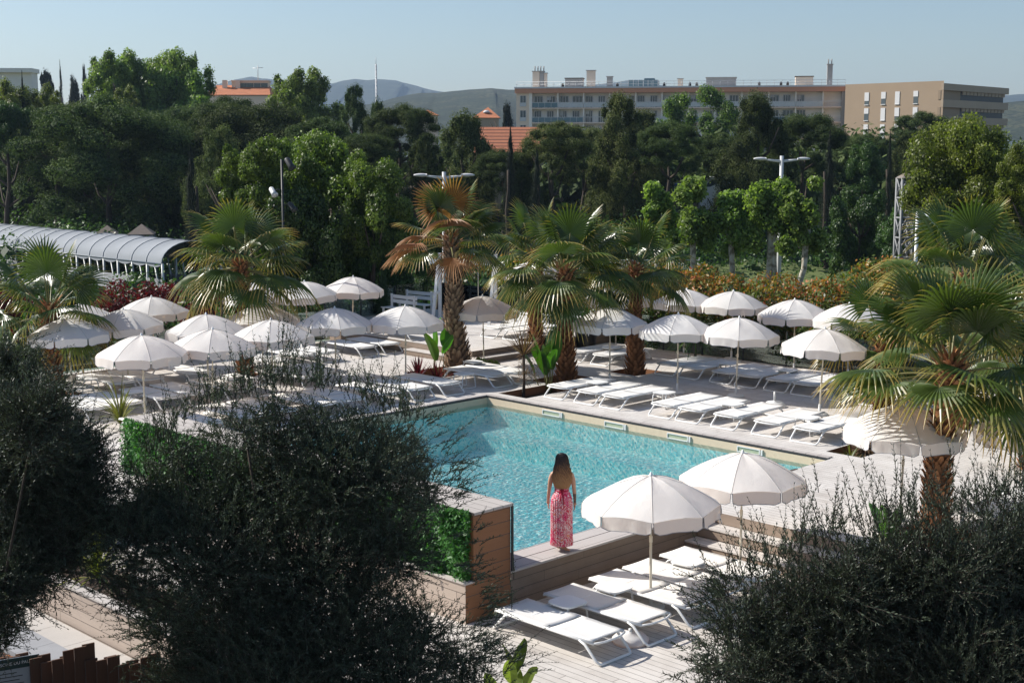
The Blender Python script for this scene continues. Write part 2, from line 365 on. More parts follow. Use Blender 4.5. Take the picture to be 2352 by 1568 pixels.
# tall planter block with green wall
t = thing('green_wall_block', 'tall orange brown wooden block beside the pool with plants on its left face', 'planter', PC0, YAW)
m = MB(); m.box(-10.77, -9.995, -10.86, -.8, -.0, 1.03); m.build('block_cladding', M['warm_wood'], t)
m = MB(); m.box(-10.80, -9.97, -10.90, -.78, 1.035, 1.075); m.build('block_top', M['top_wood_b'], t)
m = MB(); m.box(-9.992, -9.962, -10.895, -10.865, .005, 1.03); m.build('corner_trim', M['dark'], t)
# low ledge planter in front of the green wall
t = thing('low_planter', 'low wooden planter with silvered cap below the green wall', 'planter', PC0, YAW)
m = MB(); m.box(-10.93, -10.775, -10.85, -1.5, -.64, -.005, 0); m.build('planter_side', M['pale_boards'], t); m = MB(); m.box(-10.925, -9.995, -10.858, -10.80, -.64, -.004); m.build('end_cladding', M['warm_wood'], t)
m = MB(); m.box(-10.955, -10.775, -10.88, -1.5, .0, .03); m.build('planter_cap', M['top_wood_b'], t)
# raised terrace at the back left
PZ = .36
mb = MB()
for a0, a1, b0, b1 in cells([3.45, 9.7], [-14.5, -4.2], [(6.05, 7.1, -5.0, -4.2)]):
    mb.quad((a0, -b1, PZ), (a1, -b1, PZ), (a1, -b0, PZ), (a0, -b0, PZ), 0)
mb.box(3.46, 3.5, 4.21, 14.5, 0.01, PZ-.004, 1); mb.box(3.46, 6.05, 4.21, 4.25, .01, PZ-.004, 2); mb.box(6.05, 6.09, 4.21, 5.0, .01, PZ-.004, 1); mb.box(6.09, 7.1, 5.0, 5.04, .01, PZ-.004, 2); mb.box(7.1, 9.7, 4.21, 4.25, .01, PZ-.004, 2)
struct(LB('raised_deck', mb, [M['deck'], M['wall_wood_b'], M['wall_wood']]))
mb = MB()
mb.box(3.10, 3.455, 4.15, 6.95, .155, .18, 0); mb.box(3.12, 3.15, 4.15, 6.95, .005, .155, 1)
mb.box(3.45, 5.3, 3.86, 4.2, .155, .18, 0); mb.box(3.45, 5.3, 3.88, 3.91, .005, .155, 2); mb.box(3.10, 3.45, 3.86, 4.15, .155, .18, 0)
struct(LB('terrace_steps', mb, [M['deck'], M['wall_wood_b'], M['wall_wood']]))
# ------------------------------------------------------------------ ground beyond
mb = MB(); mb.prism([(-30, -60), (9.85, -60), (9.85, 11.6), (-30, 11.6)], -3.05, -1.5)
struct(LB('terrace_ground', mb, M['soil']))
t = NT('dry_grass_and_earth'); v = t.obj()
c = t.ramp(t.noise(.12, 6, v, rough=.65), [(.35, (.035, .05, .018)), (.5, (.07, .085, .028)), (.62, (.16, .12, .08)), (.75, (.10, .11, .04))])
t.col(t.mix(t.math('MULTIPLY', t.noise(3, 4, v), .5), c, (.05, .05, .025))).p(.95); M['ground'] = t.m
N = 60; gx = np.linspace(-1, 1, N+1); gx = np.sign(gx)*np.abs(gx)**2.6*5200; gy = (np.linspace(0, 1, N+1)**2.2)*6000-400
V = []; F = []
for j in range(N+1):
    for i in range(N+1):
        x, y = gx[i], gy[j]; z = -3.05
        if y > 60: z += .9*sin(x*.05+1)*min(1, (y-60)/60)*min(1, abs(sin(y*.02)))*.8
        if y > 500: z = -3.05-(min(y, 3000)-500)*.004
        V.append((x, y, z))
for j in range(N):
    for i in range(N): k = j*(N+1)+i; F.append((k, k+1, k+N+2, k+N+1))
mb = MB(); mb.add(V, F, 0, True); struct(mb.build('ground', M['ground']))
# grassy bank and road behind the hedge
mb = MB(); mb.add([(8, 84, -3), (34, 84, -3), (34, 92, -1.7), (8, 92, -1.7), (8, 110, -1.6), (34, 110, -1.6)], [(0, 1, 2, 3), (3, 2, 5, 4)], 0, True)
struct(mb.build('grass_bank', plain('rough_grass', (.10, .13, .035), .95, var=.5, sc=1.5)))  # rough grass, one green base colour varied at random
mb = MB(); mb.quad((-60, 96, -2.9), (70, 96, -2.9), (70, 104, -2.9), (-60, 104, -2.9)); 
struct(mb.build('road', plain('worn_asphalt', (.11, .11, .11), .9, var=.2, sc=2)))
# hills
def ridge(name, pts, Y, front, back, mat, rough, seed, base=-20):
    g = np.random.default_rng(seed); xs = np.linspace(pts[0][0], pts[-1][0], 120); ys = np.interp(xs, [p[0] for p in pts], [p[1] for p in pts])
    top = np.array([far(x, y, Y) for x, y in zip(xs, ys)]); ph = g.uniform(0, 6, 12); rows = []
    prof = [(-front, 0), (-front*.7, .35), (-front*.4, .68), (-front*.15, .9), (0, 1), (back*.4, .7), (back, 0)]
    V = []
    for dy, hk in prof:
        for i in range(120):
            x, y, z = top[i]; u = i/8
            n = sum(sin(u*f+ph[k]+dy/front*3)/(k+1) for k, f in enumerate((1.1, 2.3, 4.1, 7.3, 12.1)))*rough
            V.append((x+(0 if hk == 1 else n*Y*.01), y+dy, base+(z-base)*hk+n*(Y*.0022 if hk not in (0, 1) else Y*.0004)))
    F = [(j*120+i, j*120+i+1, (j+1)*120+i+1, (j+1)*120+i) for j in range(len(prof)-1) for i in range(119)]
    m = MB(); m.add(V, F, 0, True); return struct(m.build(name, mat))
t = NT('forested_hill'); v = t.obj()
c = t.ramp(t.noise(.018, 8, v, rough=.75), [(.38, (.008, .016, .010)), (.5, (.020, .034, .018)), (.62, (.060, .064, .035)), (.7, (.028, .04, .02))])
t.col(t.mix(t.math('GREATER_THAN', t.noise(.35, 3, v), .52), c, (.010, .02, .010))).p(1); M['hill'] = t.m
ridge('mountain', [(440, 214), (480, 201), (510, 190), (545, 181), (575, 176), (600, 181), (650, 186), (690, 192), (725, 190), (760, 192), (790, 184), (815, 181), (840, 184), (870, 183), (910, 186), (950, 196), (985, 206), (1060, 218), (1150, 224)], 3500, 900, 600, M['hill'], .6, 1)
ridge('mountain', [(1250, 222), (1330, 200), (1380, 192), (1420, 189), (1442, 184), (1475, 186), (1520, 196), (1600, 206), (1700, 214), (1850, 216), (2000, 215), (2200, 220), (2310, 219), (2330, 217), (2420, 212)], 3300, 900, 600, M['hill'], .6, 2)
ridge('hill', [(700, 262), (800, 245), (860, 238), (900, 226), (930, 219), (965, 214), (1000, 214), (1040, 210), (1080, 206), (1130, 203), (1170, 206), (1200, 205), (1300, 216), (1450, 225)], 1150, 420, 300, M['hill'], .3, 3)
ridge('hill', [(2150, 262), (2250, 245), (2310, 236), (2352, 232), (2500, 226)], 900, 330, 300, M['hill'], .3, 4)
# ------------------------------------------------------------------ foliage card machinery
def cards(c, nrm, size, aspect=.55, jit=.6, g=rng, bend=0):
    n = len(c); nr = nrm + g.normal(0, jit, (n, 3)); nr /= np.linalg.norm(nr, axis=1)[:, None]+1e-9
    u = np.cross(nr, g.normal(0, 1, (n, 3))); u /= np.linalg.norm(u, axis=1)[:, None]+1e-9; v = np.cross(nr, u)
    s = (size*g.uniform(.6, 1.35, n))[:, None] if np.isscalar(size) else (size*g.uniform(.6, 1.35, n))[:, None]
    V = np.stack([c-u*s, c-v*s*aspect, c+u*s, c+v*s*aspect], 1); return V
def blobs_pts(blobs, n, shell=.75, g=rng):
    """blobs: (cx,cy,cz,rx,ry,rz); points on the lumpy union surface and through the volume"""
    B = np.array(blobs, float); vol = (B[:, 3]*B[:, 4]*B[:, 5])**(2/3); k = g.choice(len(B), int(n*1.7), p=vol/vol.sum())
    d = g.normal(0, 1, (len(k), 3)); d /= np.linalg.norm(d, axis=1)[:, None]
    r = np.where(g.random(len(k)) < shell, g.uniform(.82, 1.1, len(k)), g.uniform(.2, .9, len(k)))
    P = B[k, :3]+d*B[k, 3:]*r[:, None]; nr = d/B[k, 3:]; nr /= np.linalg.norm(nr, axis=1)[:, None]
    ins = np.zeros(len(k), int)         # drop points deep inside other blobs
    for b in B: ins += (np.sum(((P-b[:3])/b[3:])**2, 1) < .62)
    keep = (ins <= 1) if len(B) > 1 else ins >= 0
    P, nr, k = P[keep][:n], nr[keep][:n], k[keep][:n]; return P, nr, k
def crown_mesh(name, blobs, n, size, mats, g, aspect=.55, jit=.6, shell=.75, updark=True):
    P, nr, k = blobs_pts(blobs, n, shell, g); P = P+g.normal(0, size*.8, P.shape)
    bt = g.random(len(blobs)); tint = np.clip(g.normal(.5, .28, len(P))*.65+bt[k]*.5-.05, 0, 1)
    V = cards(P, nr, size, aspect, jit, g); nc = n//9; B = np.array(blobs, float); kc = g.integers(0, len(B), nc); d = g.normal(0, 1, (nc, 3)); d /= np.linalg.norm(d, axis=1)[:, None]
    V2 = cards(B[kc, :3]+d*B[kc, 3:]*.5, d, size*2.6, .8, .5, g)      # denser inner foliage, the crown's inner shade put into its dark tint
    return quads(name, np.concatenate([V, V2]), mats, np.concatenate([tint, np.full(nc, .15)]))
def tmpl_blobs(kind, g):
    b = []
    if kind == 'pine':            # broad dome, clumped, flat bottomed, open beneath
        for i in range(78):
            th = g.uniform(0, 2*pi); r = math.sqrt(g.random())*.42; h = .52+.40*math.sqrt(max(0, 1-(r/.46)**2))-g.random()**2*.28
            s = g.uniform(.07, .125); b.append((r*cos(th), r*sin(th), h, s, s, s*.62))
        for i in range(16):
            th = g.uniform(0, 2*pi); r = g.uniform(.15, .42); s = g.uniform(.06, .10); b.append((r*cos(th), r*sin(th), g.uniform(.2, .5), s, s, s*.8))
    elif kind == 'aleppo':        # taller, irregular, pointed-ish clumps
        for i in range(95):
            h = g.uniform(.06, .97); rm = .47*(1-h)**.42*(.65+.35*min(1, h*4)); th = g.uniform(0, 2*pi); r = rm*g.uniform(.35, 1)
            s = g.uniform(.05, .11)*(1.15-.4*h); b.append((r*cos(th), r*sin(th), h*.93+.03, s, s, s*1.05))
    elif kind == 'broad':
        for i in range(64):
            th = g.uniform(0, 2*pi); ph = math.acos(g.uniform(-.8, 1)); r = g.uniform(.5, 1.1)*.37*(1+.22*sin(th*3+ph*2)); s = g.uniform(.045, .115)
            b.append((r*sin(ph)*cos(th), r*sin(ph)*sin(th), .55+r*cos(ph)*1.05, s, s, s*1.05))
    elif kind == 'tall':          # billowing plane trees with several leaders
        for lx, ly, top, wd in ((-.22, 0, .93, .2), (.12, .05, 1.0, .19), (.3, -.05, .86, .17), (-.02, -.1, .8, .22), (-.34, .05, .7, .14), (.05, .15, .75, .2)):
            for i in range(15):
                h = g.uniform(.12, top-.06); k = 1-((h-.45)/.62)**2; th = g.uniform(0, 2*pi); r = wd*max(.15, k)*g.uniform(.2, .9); s = g.uniform(.05, .085)
                b.append((lx+r*cos(th), ly+r*sin(th), h, s, s, s*1.1))
    elif kind == 'cypress':
        for i in range(40):
            h = i/39; r = .5*(sin(min(1, h*1.9+.12)*pi/2)**.6)*(1-h**2.6)**.8; th = g.uniform(0, 2*pi)
            b.append((r*.28*cos(th), r*.28*sin(th), .02+h*.95, r*.78+.03, r*.78+.03, .05))
    return b
TM = {}
def template(kind, mat, variant, n, size, **k):
    key = (kind, mat, variant)
    if key not in TM:
        g = np.random.default_rng(hash((kind == 'pine', kind == 'broad', kind == 'tall', kind == 'aleppo', variant)) % 9999+variant*31+len(kind))
        TM[key] = crown_mesh(kind+'_crown', tmpl_blobs(kind, g), n, size, M[mat], g, **k)
    return TM[key]
def trunk_mb(h, r, g, limbs=5, spread=.19, lean=.04):
    m = MB(); p = [np.array([0, 0, 0.])]; n = 6
    for i in range(n): p.append(p[-1]+np.array([g.normal(0, lean)*h/n*2, g.normal(0, lean)*h/n*2, h/n]))
    m.tube(p, np.linspace(r, r*.35, len(p)), 8)
    for i in range(limbs):
        k = g.integers(3, n); th = g.uniform(0, 2*pi); L = h*spread*g.uniform(.7, 1.2)
        q = [p[k], p[k]+np.array([cos(th), sin(th), .7])*L*.5, p[k]+np.array([cos(th)*1.0, sin(th)*1.0, 1.3])*L]
        m.tube(q, [r*.45, r*.3, r*.12], 6)
    return m
TREES = 'trees beyond the pool terrace'
def tree(kind, mat, x, ytop, wpx, Y, label, cat='tree', ybot=None, zg=-3.0, var=0, n=16000, size=.013, name=None, crown_bottom=0.0, bark='bark', group=TREES, tr=None, dep=None, cr=1.0):
    n = int(n*1.7); size *= .84; g = np.random.default_rng(int(x*7+ytop)); top = far(x, ytop, Y); base = np.array([top[0], top[1], zg]); H = top[2]-zg; wd = wpx/FPX*Y*1.04
    t = thing(name or {'pine': 'pine_tree', 'aleppo': 'pine_tree', 'broad': 'broadleaf_tree', 'tall': 'plane_tree', 'cypress': 'cypress_tree'}[kind], label, cat, base, g.uniform(0, 6.28) if kind != 'tall' else g.uniform(-.3, .3), group)
    kw = dict(aspect=.34, jit=.55) if kind in ('pine', 'aleppo') else (dict(aspect=.4, jit=.35) if kind == 'cypress' else dict(aspect=.6, jit=.5))
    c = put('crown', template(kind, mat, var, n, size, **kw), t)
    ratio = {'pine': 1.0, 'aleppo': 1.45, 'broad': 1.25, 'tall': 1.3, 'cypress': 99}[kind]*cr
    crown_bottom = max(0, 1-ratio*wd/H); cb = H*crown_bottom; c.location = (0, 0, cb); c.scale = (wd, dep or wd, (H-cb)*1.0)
    trunk_mb(H*.74, tr or H*.022, g, 6 if kind != 'cypress' else 0).build('trunk', M[bark], t); return t
# ================================================================== BACKGROUND TREES
T = tree
T('tall', 'pollard', 345, 96, 330, 150, 'tall bright green plane trees rising above the pines on the left', var=0, n=34000, size=.011)
T('broad', 'pollard', 690, 163, 175, 140, 'bright green rounded tree right of the orange roofed house on the skyline', var=1, n=18000, size=.015)
T('tall', 'shrub', 442, 118, 46, 175, 'slim dark poplar on the skyline beside the tallest plane tree', var=1, n=9000, size=.013, name='poplar_tree', cr=4)
T('broad', 'broad', 95, 200, 130, 125, 'bright green tree between the slim cypress and the pale block at far left', var=1)
T('broad', 'shrub', 10, 232, 120, 105, 'dark leafy tree cut by the left edge of the view', var=0)
T('broad', 'broad', 290, 205, 110, 128, 'small green tree filling the gap under the tall plane trees', var=2)
T('pine', 'pine', 240, 210, 440, 104, 'broad umbrella pine filling the left of the treeline', var=0, n=42000, size=.0085)
T('aleppo', 'pine_olive', 90, 262, 250, 122, 'olive green lopsided pine at the far left behind the walkway', var=1, n=30000, size=.010, zg=-3.6)
T('aleppo', 'pine_olive', 330, 345, 210, 118, 'low grey green pine branches hanging over the covered walkway', var=2, n=26000, size=.011)
T('aleppo', 'pine_olive', 215, 400, 190, 120, 'small grey green pine low behind the walkway canopy', var=0, n=22000, size=.011)
T('pine', 'pine', 590, 222, 340, 108, 'dense dark umbrella pine between the two skyline gaps', var=1, n=38000, size=.0085)
T('aleppo', 'pine_olive', 500, 285, 190, 96, 'olive green pine behind the slim black cypress on the left', var=0, n=26000, size=.010)
T('pine', 'pine', 735, 262, 180, 100, 'dark rounded pine above the bright honey locust', var=2, n=22000, size=.011)
T('aleppo', 'pine', 812, 186, 110, 126, 'pointed dark pine just left of the radio mast', var=1, n=18000, size=.012, cr=1.4)
T('pine', 'pine', 925, 232, 190, 112, 'dark pine with spreading limbs right of the radio mast', var=0, n=26000, size=.011)
T('aleppo', 'pine', 868, 225, 90, 118, 'narrow dark conifer directly below the radio mast', var=2, n=12000, size=.014, cr=2)
T('pine', 'pine', 845, 300, 160, 96, 'low dark pine filling the shadow behind the locust', var=1, n=20000, size=.011)
T('aleppo', 'pine_olive', 1065, 252, 215, 104, 'rounded olive green pine left of the tall black cypress', var=2, n=30000, size=.010)
T('aleppo', 'pine', 975, 300, 120, 98, 'dark pine in the gap left of the olive green pine', var=1, n=16000, size=.012)
T('aleppo', 'cypress', 1165, 233, 58, 190, 'dark conifer beside the orange hipped roof', var=0, n=9000, size=.016, cr=3)
T('cypress', 'cypress', 1172, 290, 40, 88, 'tallest black cypress spire in front of the tiled roof', n=9000, size=.012, zg=-3)
T('cypress', 'cypress', 1233, 338, 38, 90, 'shorter black cypress right of the tallest cypress spire', n=9000, size=.012)
T('cypress', 'cypress', 437, 335, 42, 84, 'black cypress half lost in shade behind the left palm', n=9000, size=.012)
T('cypress', 'cypress', 50, 164, 22, 118, 'slim cypress in front of the pale block at far left', n=6000, size=.014)
T('cypress', 'cypress', 137, 140, 17, 240, 'distant slim cypress standing against the sky at far left', n=5000, size=.014)
T('aleppo', 'cypress', 192, 146, 20, 260, 'distant spiky conifer on the left skyline', n=4000, size=.03, cr=6)
T('aleppo', 'cypress', 105, 152, 75, 250, 'dark distant conifers right of the pale block at far left', n=8000, size=.018, var=1, cr=3)
T('aleppo', 'cypress', 170, 172, 60, 250, 'low dark conifer clump on the left skyline', n=6000, size=.018, var=2, cr=3)
T('pine', 'pine_olive', 1275, 272, 175, 100, 'rounded stone pine in front of the apartment block left end', var=2, n=28000, size=.010)
T('aleppo', 'pine_olive', 1430, 203, 215, 104, 'tall loose pine in front of the apartment block balconies', var=1, n=36000, size=.009)
T('pine', 'pine', 1540, 272, 160, 100, 'dark pine behind the pollarded planes', var=0, n=24000, size=.011)
T('tall', 'bright', 1610, 188, 210, 150, 'bright plane trees hiding the middle of the apartment block', var=2, n=24000, size=.011)
T('aleppo', 'pine', 1740, 208, 245, 103, 'large olive tinted pine left of the brown building', var=0, n=42000, size=.0085)
T('pine', 'pine', 1855, 252, 190, 106, 'dark pine in front of the apartment block right end', var=1, n=28000, size=.010)
T('cypress', 'cypress', 1907, 300, 46, 92, 'broad black cypress below the right end of the apartment block', n=9000, size=.012)
T('cypress', 'cypress', 2046, 298, 24, 96, 'slim black cypress in front of the brown building', n=8000, size=.012)
T('broad', 'shrub', 1985, 330, 125, 100, 'leafy green tree between the two right hand cypresses', var=2, n=18000)
T('pine', 'pine', 2120, 250, 150, 130, 'rounded dark pine at the foot of the brown building', var=2, n=20000, size=.012)
T('aleppo', 'pine', 2085, 300, 110, 110, 'low dark pine behind the truss pylon', var=1, n=14000, size=.013)
T('broad', 'yellowish', 2225, 264, 340, 62, 'large yellow green tree at the right edge', var=0, n=42000, size=.010)
T('broad', 'yellowish', 2360, 330, 160, 58, 'yellow green tree cut by the right edge of the view', var=1, n=18000, size=.013)
T('broad', 'shrub', 1970, 440, 190, 78, 'dark bushy undergrowth tree below the brown building', var=1, n=20000, size=.014)
T('broad', 'shrub', 2085, 470, 160, 70, 'dark shrubby tree left of the right hand palms', var=2, n=16000, size=.015)
T('broad', 'shrub', 1450, 395, 150, 108, 'green shrubby tree under the loose pine by the railing fence', var=0, n=12000, size=.017)
T('pine', 'pine', 1420, 300, 150, 112, 'dark pine in the shade behind the loose pine', var=0, n=16000, size=.013)
T('pine', 'pine', 1650, 300, 150, 112, 'dark pine under the bright plane trees', var=2, n=16000, size=.013)
T('pine', 'pine', 1990, 300, 160, 125, 'dark pine left of the slim black cypress', var=0, n=16000, size=.013)
T('aleppo', 'pine', 1200, 342, 150, 102, 'dark low pine between the two black cypresses', var=0, n=16000, size=.012)
T('broad', 'broad', 25, 196, 150, 118, 'bright green tree in front of the pale block at far left', var=2)
T('pine', 'pine', 120, 232, 260, 112, 'dark umbrella pine joining the far left treeline', var=2, n=26000, size=.010)
T('pine', 'pine', 440, 232, 240, 118, 'dark umbrella pine below the slim poplar', var=1, n=24000, size=.010)
T('pine', 'pine_olive', 1340, 285, 160, 114, 'olive topped pine between the round pine and the loose pine', var=1, n=20000, size=.012)
T('aleppo', 'pine_olive', 1480, 250, 150, 116, 'rough olive green pine behind the loose pine', var=0, n=18000, size=.012)
T('broad', 'pollard', 262, 122, 170, 148, 'left billowing crown of the tall bright plane trees', var=1, n=20000, size=.014, cr=1.1)
T('broad', 'pollard', 405, 112, 170, 152, 'right billowing crown of the tall bright plane trees', var=0, n=20000, size=.014, cr=1.1)
T('broad', 'bright', 330, 160, 280, 151, 'wide lower crown of the tall bright plane trees', var=2, n=26000, size=.011)
T('pine', 'pine', 530, 214, 210, 113, 'dark flat topped pine in front of the orange roofed house', var=2, n=24000, size=.011)
T('pine', 'pine', 1148, 338, 130, 101, 'low dark pine hiding the wall under the tiled roof', var=0, n=18000, size=.013)
T('pine', 'pine_olive', 200, 225, 230, 114, 'olive topped pine below the tall plane trees', var=1, n=26000, size=.010)
# the near honey locust in several lobes
T('broad', 'bright', 735, 300, 300, 52, 'bright green honey locust behind the left palm, tallest lobe', var=0, n=30000, size=.013, name='locust_tree', tr=.16)
T('broad', 'bright', 590, 322, 200, 50, 'left honey locust with pale new leaves beside the black pole', var=1, n=22000, size=.014, name='locust_tree', tr=.14)
T('broad', 'bright', 850, 368, 250, 50, 'darker honey locust crown reaching towards the centre palm', var=2, n=28000, size=.013, name='locust_tree', tr=.14)
T('broad', 'shrub', 690, 430, 260, 49, 'lower shaded locust boughs above the left umbrellas', var=0, n=26000, size=.014, name='locust_tree', tr=.12)  # shade of the lower boughs put in by darker shrub foliage
T('broad', 'shrub', 880, 480, 200, 51, 'dark undergrowth tree behind the young cypress', var=1, n=20000, size=.015, tr=.12)
T('broad', 'shrub', 1010, 500, 150, 60, 'dark leafy tree behind the swing frame', var=2, n=14000, size=.016, tr=.12)
# far wood behind everything on both sides reads as one mass
g = np.random.default_rng(5); bl = []
for i in range(230):
    Y = g.uniform(119, 150); x = g.uniform(-60, 2420); top = far(x, g.uniform(300, 400) if not 1090 < x < 1260 else g.uniform(350, 420), Y); s = g.uniform(2.5, 5)
    bl.append((top[0], top[1], top[2]-s, s, s, s*1.1)); bl.append((top[0]+g.normal(0, 2), top[1], top[2]-s*2.6, s*1.2, s, s*1.6))
o = put('distant_wood', crown_mesh('distant_wood', bl, 80000, .34, M['pine'], g, aspect=.5, jit=.5)); tag(o, 'dark far-off woodland filling the gaps behind the named trees', 'woodland', kind='stuff')
# shaded undergrowth below the trees
bl = []
for i in range(300):
    Y = g.uniform(56, 116); x = g.uniform(-40, 2400); p = far(x, 500, Y); s = g.uniform(.7, 1.5)*(1 if Y < 90 else 1.9)
    if 1290 < x < 1960 and Y < 88: continue
    bl.append((p[0], p[1], -3+s*.7, s*1.3, s*1.3, s))
o = put('undergrowth', crown_mesh('undergrowth', bl, 90000, .13, M['shrub'], g, aspect=.6, jit=.5)); tag(o, 'dark low undergrowth and ground cover below the trees', 'undergrowth', kind='stuff')
# pollarded plane trees
def pollard(x, ytop, wpx, ybot, Y, label, lean):
    g = np.random.default_rng(int(x)); top = far(x, ytop, Y); zg = -1.4; H = top[2]-zg; k = Y/FPX; w = wpx*k
    t = thing('pollarded_plane_tree', label, 'tree', (top[0], top[1], zg), 0, 'pollarded plane trees behind the hedge')
    bl = []
    for i in range(16):
        s = w*g.uniform(.14, .24); bl.append((g.normal(0, w*.22), g.normal(0, w*.22), H-s-g.uniform(0, 1)**.9*H*.42, s, s, s*1.1))
    t2 = crown_mesh('pollard_crown', bl, 7000, .075, M['pollard'], g, aspect=.75, jit=.8, shell=.6); put('crown', t2, t)
    for s in ((-1, 1) if lean == 0 else (1,)):
        m = MB(); q = [(lean*1.1+s*.12*(lean == 0)*2, 0, 0), (lean*.7+s*.18*(lean == 0), .03, H*.22), (lean*.15+s*.10, 0, H*.42), (s*.06, .05, H*.55), (s*.18, 0, H*.75)]
        m.tube(q, [.17, .15, .12, .13, .07], 10)
        for j in range(3): th = g.uniform(0, 6.28); m.tube([q[3], np.array(q[3])+[cos(th)*w*.2, sin(th)*w*.2, H*.22]], [.07, .03], 6)
        m.build('trunk', M['plane_bark'], t)
pollard(1508, 412, 80, 590, 60, 'pollarded plane nearest the centre palms with the smallest crown', -.1)
pollard(1592, 406, 96, 590, 59, 'pollarded plane left of the middle with a tall tufted crown', -.2)
pollard(1680, 420, 105, 590, 59, 'middle pollarded plane of the row behind the hedge', .15)
pollard(1778, 402, 115, 590, 58, 'pollarded plane with twin pale trunks beside the lamp post', 0)
pollard(1852, 408, 82, 590, 57, 'rightmost pollarded plane with a leaning white trunk', -.55)
# ------------------------------------------------------------------ hedge and shrubs round the terrace
def hedge(name, label, blobs, n, mat, size=.07, cat='hedge', tintz=None, stem=None):
    g = np.random.default_rng(len(blobs)+n); P, nr, k = blobs_pts(blobs, n, .8, g); P = P+g.normal(0, size*.6, P.shape)
    tint = np.clip(g.normal(.27, .12, len(P)), 0, .5)
    if tintz: 
        e = np.clip((P[:, 2]-tintz[0])/(tintz[1]-tintz[0]), 0, 1); patch = .5+.5*np.sin(P[:, 0]*1.7+P[:, 1]*.9)*np.cos(P[:, 1]*1.3-P[:, 0]*.4)
        red = g.random(len(P)) < e*(.25+.75*patch)*.85; tint = np.where(red, g.uniform(.6, 1, len(P)), tint)
    elif mat != 'photinia': tint = np.clip(g.normal(.5, .25, len(P)), 0, 1)
    t = thing(name, label, cat, (0, 0, 0)); c = P.mean(0); c[2] = P[:, 2].min(); t.location = c
    put('foliage', quads('foliage', cards(P-c, nr, size, .5, .8, g), M[mat], tint), t)
    if stem:
        for i in range(stem): m = MB(); b = blobs[g.integers(len(blobs))]; m.tube([(b[0]-c[0], b[1]-c[1], 0), (b[0]-c[0]+.1, b[1]-c[1], b[2]-c[2])], [.04, .02], 6); m.build('stem', M['bark'], t)
    return t
g = np.random.default_rng(11)
def row(a0, a1, b0, b1, z0, z1, n, s0=.35, s1=.6):
    out = []
    for i in range(n):
        u = g.random(); s = g.uniform(s0, s1); a = a0+(a1-a0)*u+g.normal(0, .15); b = b0+(b1-b0)*u; p = W(a, b); z = g.uniform(z0, z1-s)
        out.append((p[0]+g.normal(0, .15), p[1]+g.normal(0, .15), z, s, s, s))
    return out
hedge('photinia_hedge', 'long hedge with orange red new growth behind the right umbrellas', row(10.9, 10.9, -3.8, 4.2, -.6, 2.75, 150), 36000, 'photinia', .062, tintz=(.4, 2.3), stem=10)
hedge('photinia_hedge', 'green and red hedge running behind the right hand palms', row(11.0, 11.0, 5.6, 16, -.6, 2.4, 130), 26000, 'photinia', .065, tintz=(.8, 2.4), stem=8)
hedge('photinia_bush', 'tall fiery red tipped bush rising above the hedge', row(11.2, 11.2, 4.2, 5.5, -.2, 3.3, 34, .35, .5), 9000, 'photinia', .06, 'bush', tintz=(-.2, 2.2), stem=4)
hedge('clipped_hedge', 'dark green lower hedge directly behind the right loungers', row(10.15, 10.15, -3.5, 14, -.5, 1.25, 130, .28, .42), 30000, 'shrub', .055, stem=6)
hedge('leafy_bush', 'glossy green bush behind the large black plant pot', row(10.3, 10.3, -6.6, -3.6, -.2, 2.4, 34, .35, .5), 9000, 'photinia', .06, 'bush', tintz=(.6, 3.5), stem=3)
hedge('leafy_bush', 'orange tinged bush seen through the swing frame', row(12.5, 12.5, -12, -7.6, -.4, 2.8, 50, .4, .6), 13000, 'photinia', .065, 'bush', tintz=(.4, 4), stem=3)
hedge('leafy_bush', 'pale green bushes below the left back umbrellas', row(8.0, 2, -14.5, -13.6, -.6, .9, 60, .35, .6), 13000, 'shrub', .06, 'bush', stem=4)
hedge('leafy_bush', 'light green pointed bush beside the young cypress', row(8.6, 7.6, -13.8, -13.4, -.4, 1.9, 16, .3, .45), 5000, 'bright', .06, 'bush', stem=3)
hedge('leafy_bush', 'dark green shrubs behind the left glass balustrade', row(2, -11, -12.9, -12.9, -.6, 1.0, 110, .35, .55), 24000, 'shrub', .06, 'bush', stem=6)
hedge('red_leaf_shrub', 'tall shrub with dark red leaves in front of the covered walkway', row(1.5, -3.5, -14.6, -14.2, .2, 2.3, 34, .25, .42), 7000, 'red_leaf', .06, 'bush', stem=6)
hedge('red_leaf_shrub', 'dark red shrub at far left behind the first palm', row(-5.5, -8.5, -14.5, -14.2, .2, 2.3, 22, .25, .42), 5000, 'red_leaf', .06, 'bush', stem=5)
def young_cypress(x, ytop, wpx, Y, label, z=-.6):
    tree('cypress', 'cypress_green', x, ytop, wpx, Y, label, zg=z, n=9000, size=.014, name='young_cypress', group='young cypresses near the terrace', tr=.04, var=1)
young_cypress(469, 588, 42, 47.5, 'stout green young cypress at the right end of the walkway')
young_cypress(880, 583, 32, 49.0, 'slim green young cypress behind the centre umbrellas')
